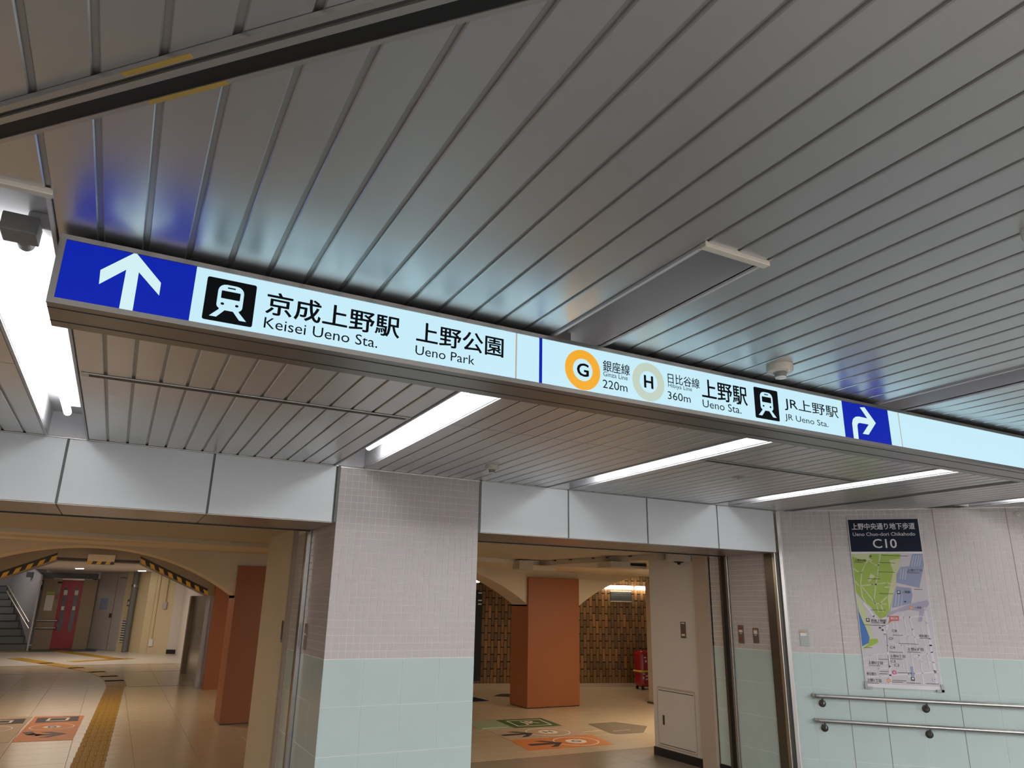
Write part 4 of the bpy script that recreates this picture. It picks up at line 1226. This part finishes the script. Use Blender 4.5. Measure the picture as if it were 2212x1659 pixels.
poly('pond', [(985, 640), (1018, 690), (1040, 745), (1062, 792), (1084, 850), (1078, 885), (1034, 906), (1000, 800)], 'map_blue', 3)
poly('park_edge', [(975, 333), (1085, 333), (1075, 372), (1020, 366), (975, 350)], 'map_pale_green', 2)
poly('clearing', [(1205, 372), (1270, 362), (1255, 470), (1228, 590), (1205, 690), (1196, 600), (1215, 520), (1230, 440)], 'map_pale_green', 2)
poly('clearing', [(1090, 455), (1120, 470), (1080, 512), (1072, 500)], 'map_pale_green', 2)
for pts in ([(1100, 375), (1080, 365), (1055, 400), (1035, 450), (1028, 530), (1040, 600), (1085, 680)], [(1150, 333), (1140, 400), (1132, 470), (1122, 525), (1112, 620), (1140, 690)], [(1028, 530), (1100, 525), (1190, 512), (1220, 520)],
            [(1040, 540), (1080, 590), (1118, 640)], [(985, 425), (1020, 450), (1030, 455)], [(1080, 375), (1110, 400), (1140, 405)], [(1190, 600), (1150, 640), (1170, 690)], [(995, 500), (1015, 530)], [(1180, 540), (1215, 540)], [(1120, 640), (1190, 645)]):
    road(pts, 'map_pale_green', 0.011, 3)
poly('rail_yard', [(1250, 460), (1275, 415), (1330, 410), (1345, 345), (1352, 333), (1412, 333), (1420, 400), (1392, 545), (1330, 530), (1250, 512)], 'map_rail', 2)
poly('rail_yard', [(1250, 535), (1340, 545), (1350, 590), (1340, 640), (1280, 655), (1222, 668), (1232, 600)], 'map_rail', 2)
for x in (1358, 1374, 1390, 1404):
    road([(x, 345), (x-14, 410)], 'map_rail_light', 0.006, 3)
for x in (1280, 1296, 1312):
    road([(x, 425), (x-8, 490)], 'map_rail_light', 0.006, 3)
for x in (1252, 1270, 1290):
    road([(x, 560), (x-10, 655)], 'map_rail_light', 0.006, 3)
poly('viaduct', [(1190, 700), (1260, 675), (1340, 640), (1440, 620), (1455, 640), (1420, 690), (1408, 750), (1385, 755), (1395, 690), (1330, 680), (1250, 695), (1200, 720)], 'map_violet', 3)
for pts, w in (([(1050, 640), (1110, 720), (1165, 780), (1180, 830), (1192, 900), (1208, 1030), (1215, 1140)], 0.016), ([(1165, 740), (1200, 720), (1190, 800)], 0.016),
               ([(1290, 700), (1310, 800), (1340, 930), (1370, 1140)], 0.008), ([(1330, 720), (1350, 800), (1400, 1000), (1420, 1140)], 0.010), ([(1430, 690), (1440, 760), (1462, 900), (1490, 1060), (1500, 1140)], 0.020),
               ([(1250, 760), (1270, 860), (1310, 1000), (1330, 1100)], 0.007), ([(1260, 835), (1360, 850), (1480, 862)], 0.008), ([(1205, 880), (1300, 905), (1390, 930)], 0.007), ([(1350, 970), (1440, 950), (1510, 935)], 0.008),
               ([(1350, 970), (1430, 1000), (1510, 1010)], 0.006), ([(1040, 985), (1090, 960), (1180, 950)], 0.007), ([(1050, 1025), (1120, 1022), (1200, 1010)], 0.006), ([(1060, 1050), (1130, 1045), (1205, 1040)], 0.006),
               ([(1080, 960), (1100, 1060)], 0.006), ([(1130, 960), (1150, 1100)], 0.006), ([(1210, 1085), (1340, 1075), (1510, 1065)], 0.012), ([(1240, 940), (1260, 1060)], 0.006), ([(1280, 960), (1300, 1060)], 0.006),
               ([(1400, 760), (1430, 900), (1460, 1050)], 0.008), ([(1270, 730), (1400, 720), (1460, 735)], 0.008), ([(1070, 1095), (1200, 1090)], 0.010), ([(1230, 760), (1240, 850)], 0.006)):
    road(pts, 'map_road', w, 4)
poly('canal', [(1336, 1032), (1350, 1030), (1362, 1090), (1344, 1094)], 'map_rail', 5)
road([(1188, 830), (1196, 940)], 'map_ink', 0.004, 5)
road([(1198, 960), (1206, 1040)], 'map_ink', 0.004, 5)
poly('callout', [(1205, 718), (1264, 718), (1266, 748), (1222, 748), (1192, 772), (1207, 745)], 'map_red', 6)
def dring(x, y, m, r0=0.009, r1=0.017):
    c = W(x, y)
    MB().ring(F_WALL, c, 0, r0, 0.0150, 0.0155, 20).build('station_mark', 'map_white', mp)
    MB().ring(F_WALL, c, r0, r1, 0.0150, 0.0156, 24).build('station_ring', m, mp)
    MB().ring(F_WALL, c, 0, r0*0.45, 0.0155, 0.0160, 10).build('station_dot', 'map_ink', mp)
dring(1341, 669, 'map_orange'); dring(1203, 1117, 'map_orange'); dring(1237, 1067, 'map_rose')
dring(1428, 672, 'map_rail_light', 0.008, 0.013); dring(1486, 1110, 'map_rail_light', 0.010, 0.016)
for x, y in ((1073, 743), (1264, 571), (1352, 1107)):
    c = W(x, y)
    k_ = MB().fbox(F_WALL, c[0]-0.015, c[0]+0.015, c[1]-0.016, c[1]+0.016, 0.015, 0.0155).build('station_icon', 'map_ink', mp)
    MB().fbox(F_WALL, c[0]-0.008, c[0]+0.008, c[1]-0.006, c[1]+0.010, 0.0155, 0.016).build('station_icon_train', 'map_white', mp)
for x, y in ((1089, 349), (1304, 629), (1165, 805), (1148, 790), (1175, 760)):
    c = W(x, y)
    MB().fbox(F_WALL, c[0]-0.008, c[0]+0.008, c[1]-0.007, c[1]+0.007, 0.015, 0.0155).build('place_mark', 'map_ink', mp)
# underlines of the small place names, too fine to read in the photograph
for x0, y0, x1 in ((990, 387, 1045), (1160, 342, 1320), (1140, 387, 1240), (1140, 445, 1240), (1075, 487, 1150), (1145, 578, 1230), (1095, 680, 1180), (1040, 772, 1180), (1095, 760, 1180), (1316, 450, 1395), (1360, 553, 1412), (1140, 985, 1195), (1230, 836, 1290), (1265, 888, 1385), (1050, 912, 1100), (1145, 1060, 1200), (1145, 1075, 1195), (1260, 1068, 1345), (1225, 1116, 1310), (1225, 1126, 1290), (1316, 1132, 1400), (1435, 1136, 1512), (1205, 940, 1290), (1318, 940, 1400), (1212, 982, 1290), (1080, 1024, 1150), (1070, 1132, 1140), (1395, 855, 1460)):
    d_ = 0.0158
    MB().line(F_WALL, [W(x0, y0), W(x1, y0+(x1-x0)*0.035)], 0.004, d_-0.0004, d_).build('underline', 'map_ink', mp)
for (body, bold, x0, y0, x1, y1, m) in POSTER_TEXT:
    ym = (y0+y1)/2; xm = (x0+x1)/2
    s0, s1 = W(x0, ym)[0], W(x1, ym)[0]
    z1, z0 = W(xm, y0)[1], W(xm, y1)[1]
    MB().text(F_WALL, body, bold, s0, s1, z0, z1, 0.0132 if y0 < 320 else 0.0164).build('writing', m, head if y0 < 320 else mp)
MB().fbox(F_WALL, PS0-0.010, PS0+0.05, PZ0-0.012, PZ0+0.008, 0.0, 0.022).fbox(F_WALL, PS0-0.010, PS0+0.012, PZ0-0.012, PZ0+0.05, 0.0, 0.022).build('corner_clip', 'switch_plate_grey', po)
MB().fbox(F_WALL, PS1-0.05, PS1+0.010, PZ0-0.012, PZ0+0.008, 0.0, 0.022).fbox(F_WALL, PS1-0.012, PS1+0.010, PZ0-0.012, PZ0+0.05, 0.0, 0.022).build('corner_clip', 'switch_plate_grey', po)

# handrails
for (z, lab, r) in ((H-0.742, 'upper stainless handrail on the poster wall', 0.0185), (H-0.948, 'lower stainless handrail on the poster wall', 0.0175)):
    o = thing('handrail', F_WALL.p(1.5, z, 0.06), lab, 'handrail', 'handrails on the poster wall')
    MB().path([F_WALL.p(0.185, z, 0.002), F_WALL.p(0.187, z, 0.04), F_WALL.p(0.197, z, 0.056), F_WALL.p(0.215, z, 0.062), F_WALL.p(WL, z, 0.062)], r, 18).build('rail', 'rail_steel', o, smooth=True)
    for s in (0.255, 1.105, 1.955, 2.805):
        b = MB().path([F_WALL.p(s, z-0.012, 0.062), F_WALL.p(s, z-0.045, 0.058), F_WALL.p(s, z-0.062, 0.045), F_WALL.p(s, z-0.066, 0.004)], 0.0085, 10).build('bracket', 'dark_steel', o, smooth=True)
        MB().lathe(F_WALL.p(s, z-0.066, 0.0), [(0.032, 0), (0.032, 0.004), (0.022, 0.014), (0.010, 0.02)], 24, axis=F_WALL.n).build('rose', 'dark_steel', b, smooth=True)

# switch plates
def plate(F, px0, px1, label, m, cover, labels, cat='switch'):
    s0, z1 = F.px(*px0); s1, z0 = F.px(*px1)
    s0, s1 = min(s0, s1), max(s0, s1)
    o = thing('switch_plate', F.p((s0+s1)/2, z0, 0), label, cat, 'shutter switch plates')
    MB().fbox(F, s0, s1, z0, z1, 0.0, 0.006).build('plate', m, o, bevel=0.002)
    w, h = s1-s0, z1-z0
    for (u0, u1, v0, v1, mm) in labels:
        MB().fbox(F, s0+w*u0, s0+w*u1, z0+h*v0, z0+h*v1, 0.006, 0.0075).build('label', mm, o)
    return o
plate(F_JAMB, (1594, 1350), (1609, 1390), 'brown shutter switch plate with a red key mark, first of the jamb pair', 'switch_plate', None, [(0.2, 0.8, 0.74, 0.82, 'label_red'), (0.2, 0.8, 0.60, 0.74, 'label_white'), (0.35, 0.65, 0.51, 0.55, 'lens_clear'), (0.35, 0.65, 0.16, 0.30, 'label_red')])
plate(F_JAMB, (1626, 1356), (1641, 1390), 'brown shutter switch plate with a yellow label, second of the jamb pair', 'switch_plate', None, [(0.2, 0.8, 0.83, 0.90, 'label_orange'), (0.2, 0.8, 0.60, 0.82, 'label_white'), (0.35, 0.65, 0.50, 0.55, 'lens_clear')])
plate(F_WALL, (1726, 1360), (1749, 1396), 'grey switch plate with an orange and white label beside the poster', 'switch_plate_grey', None, [(0.1, 0.78, 0.82, 0.90, 'label_orange'), (0.1, 0.78, 0.62, 0.80, 'label_white')])
plate(Frame((5.685, 0), (0, 1), (-1, 0)), (1470, 1343), (1483, 1379), 'brown switch plate on the white wall above the hatch', 'switch_plate', None, [(0.2, 0.8, 0.88, 0.94, 'label_white'), (0.2, 0.8, 0.14, 0.26, 'label_white'), (0.2, 0.8, 0.27, 0.32, 'label_red')])
plate(F_PIER, (666, 1347), (655, 1403), 'narrow brown switch plate on the flank of the tiled pier', 'switch_plate', None, [(0.2, 0.8, 0.85, 0.95, 'label_red'), (0.2, 0.8, 0.55, 0.62, 'label_white')])
plate(Frame((1.321, 0), (0, 1), (-1, 0)), (615, 1341), (606, 1387), 'narrow dark switch plate on the cream wall', 'dark_steel', None, [(0.3, 0.7, 0.05, 0.12, 'label_white')])
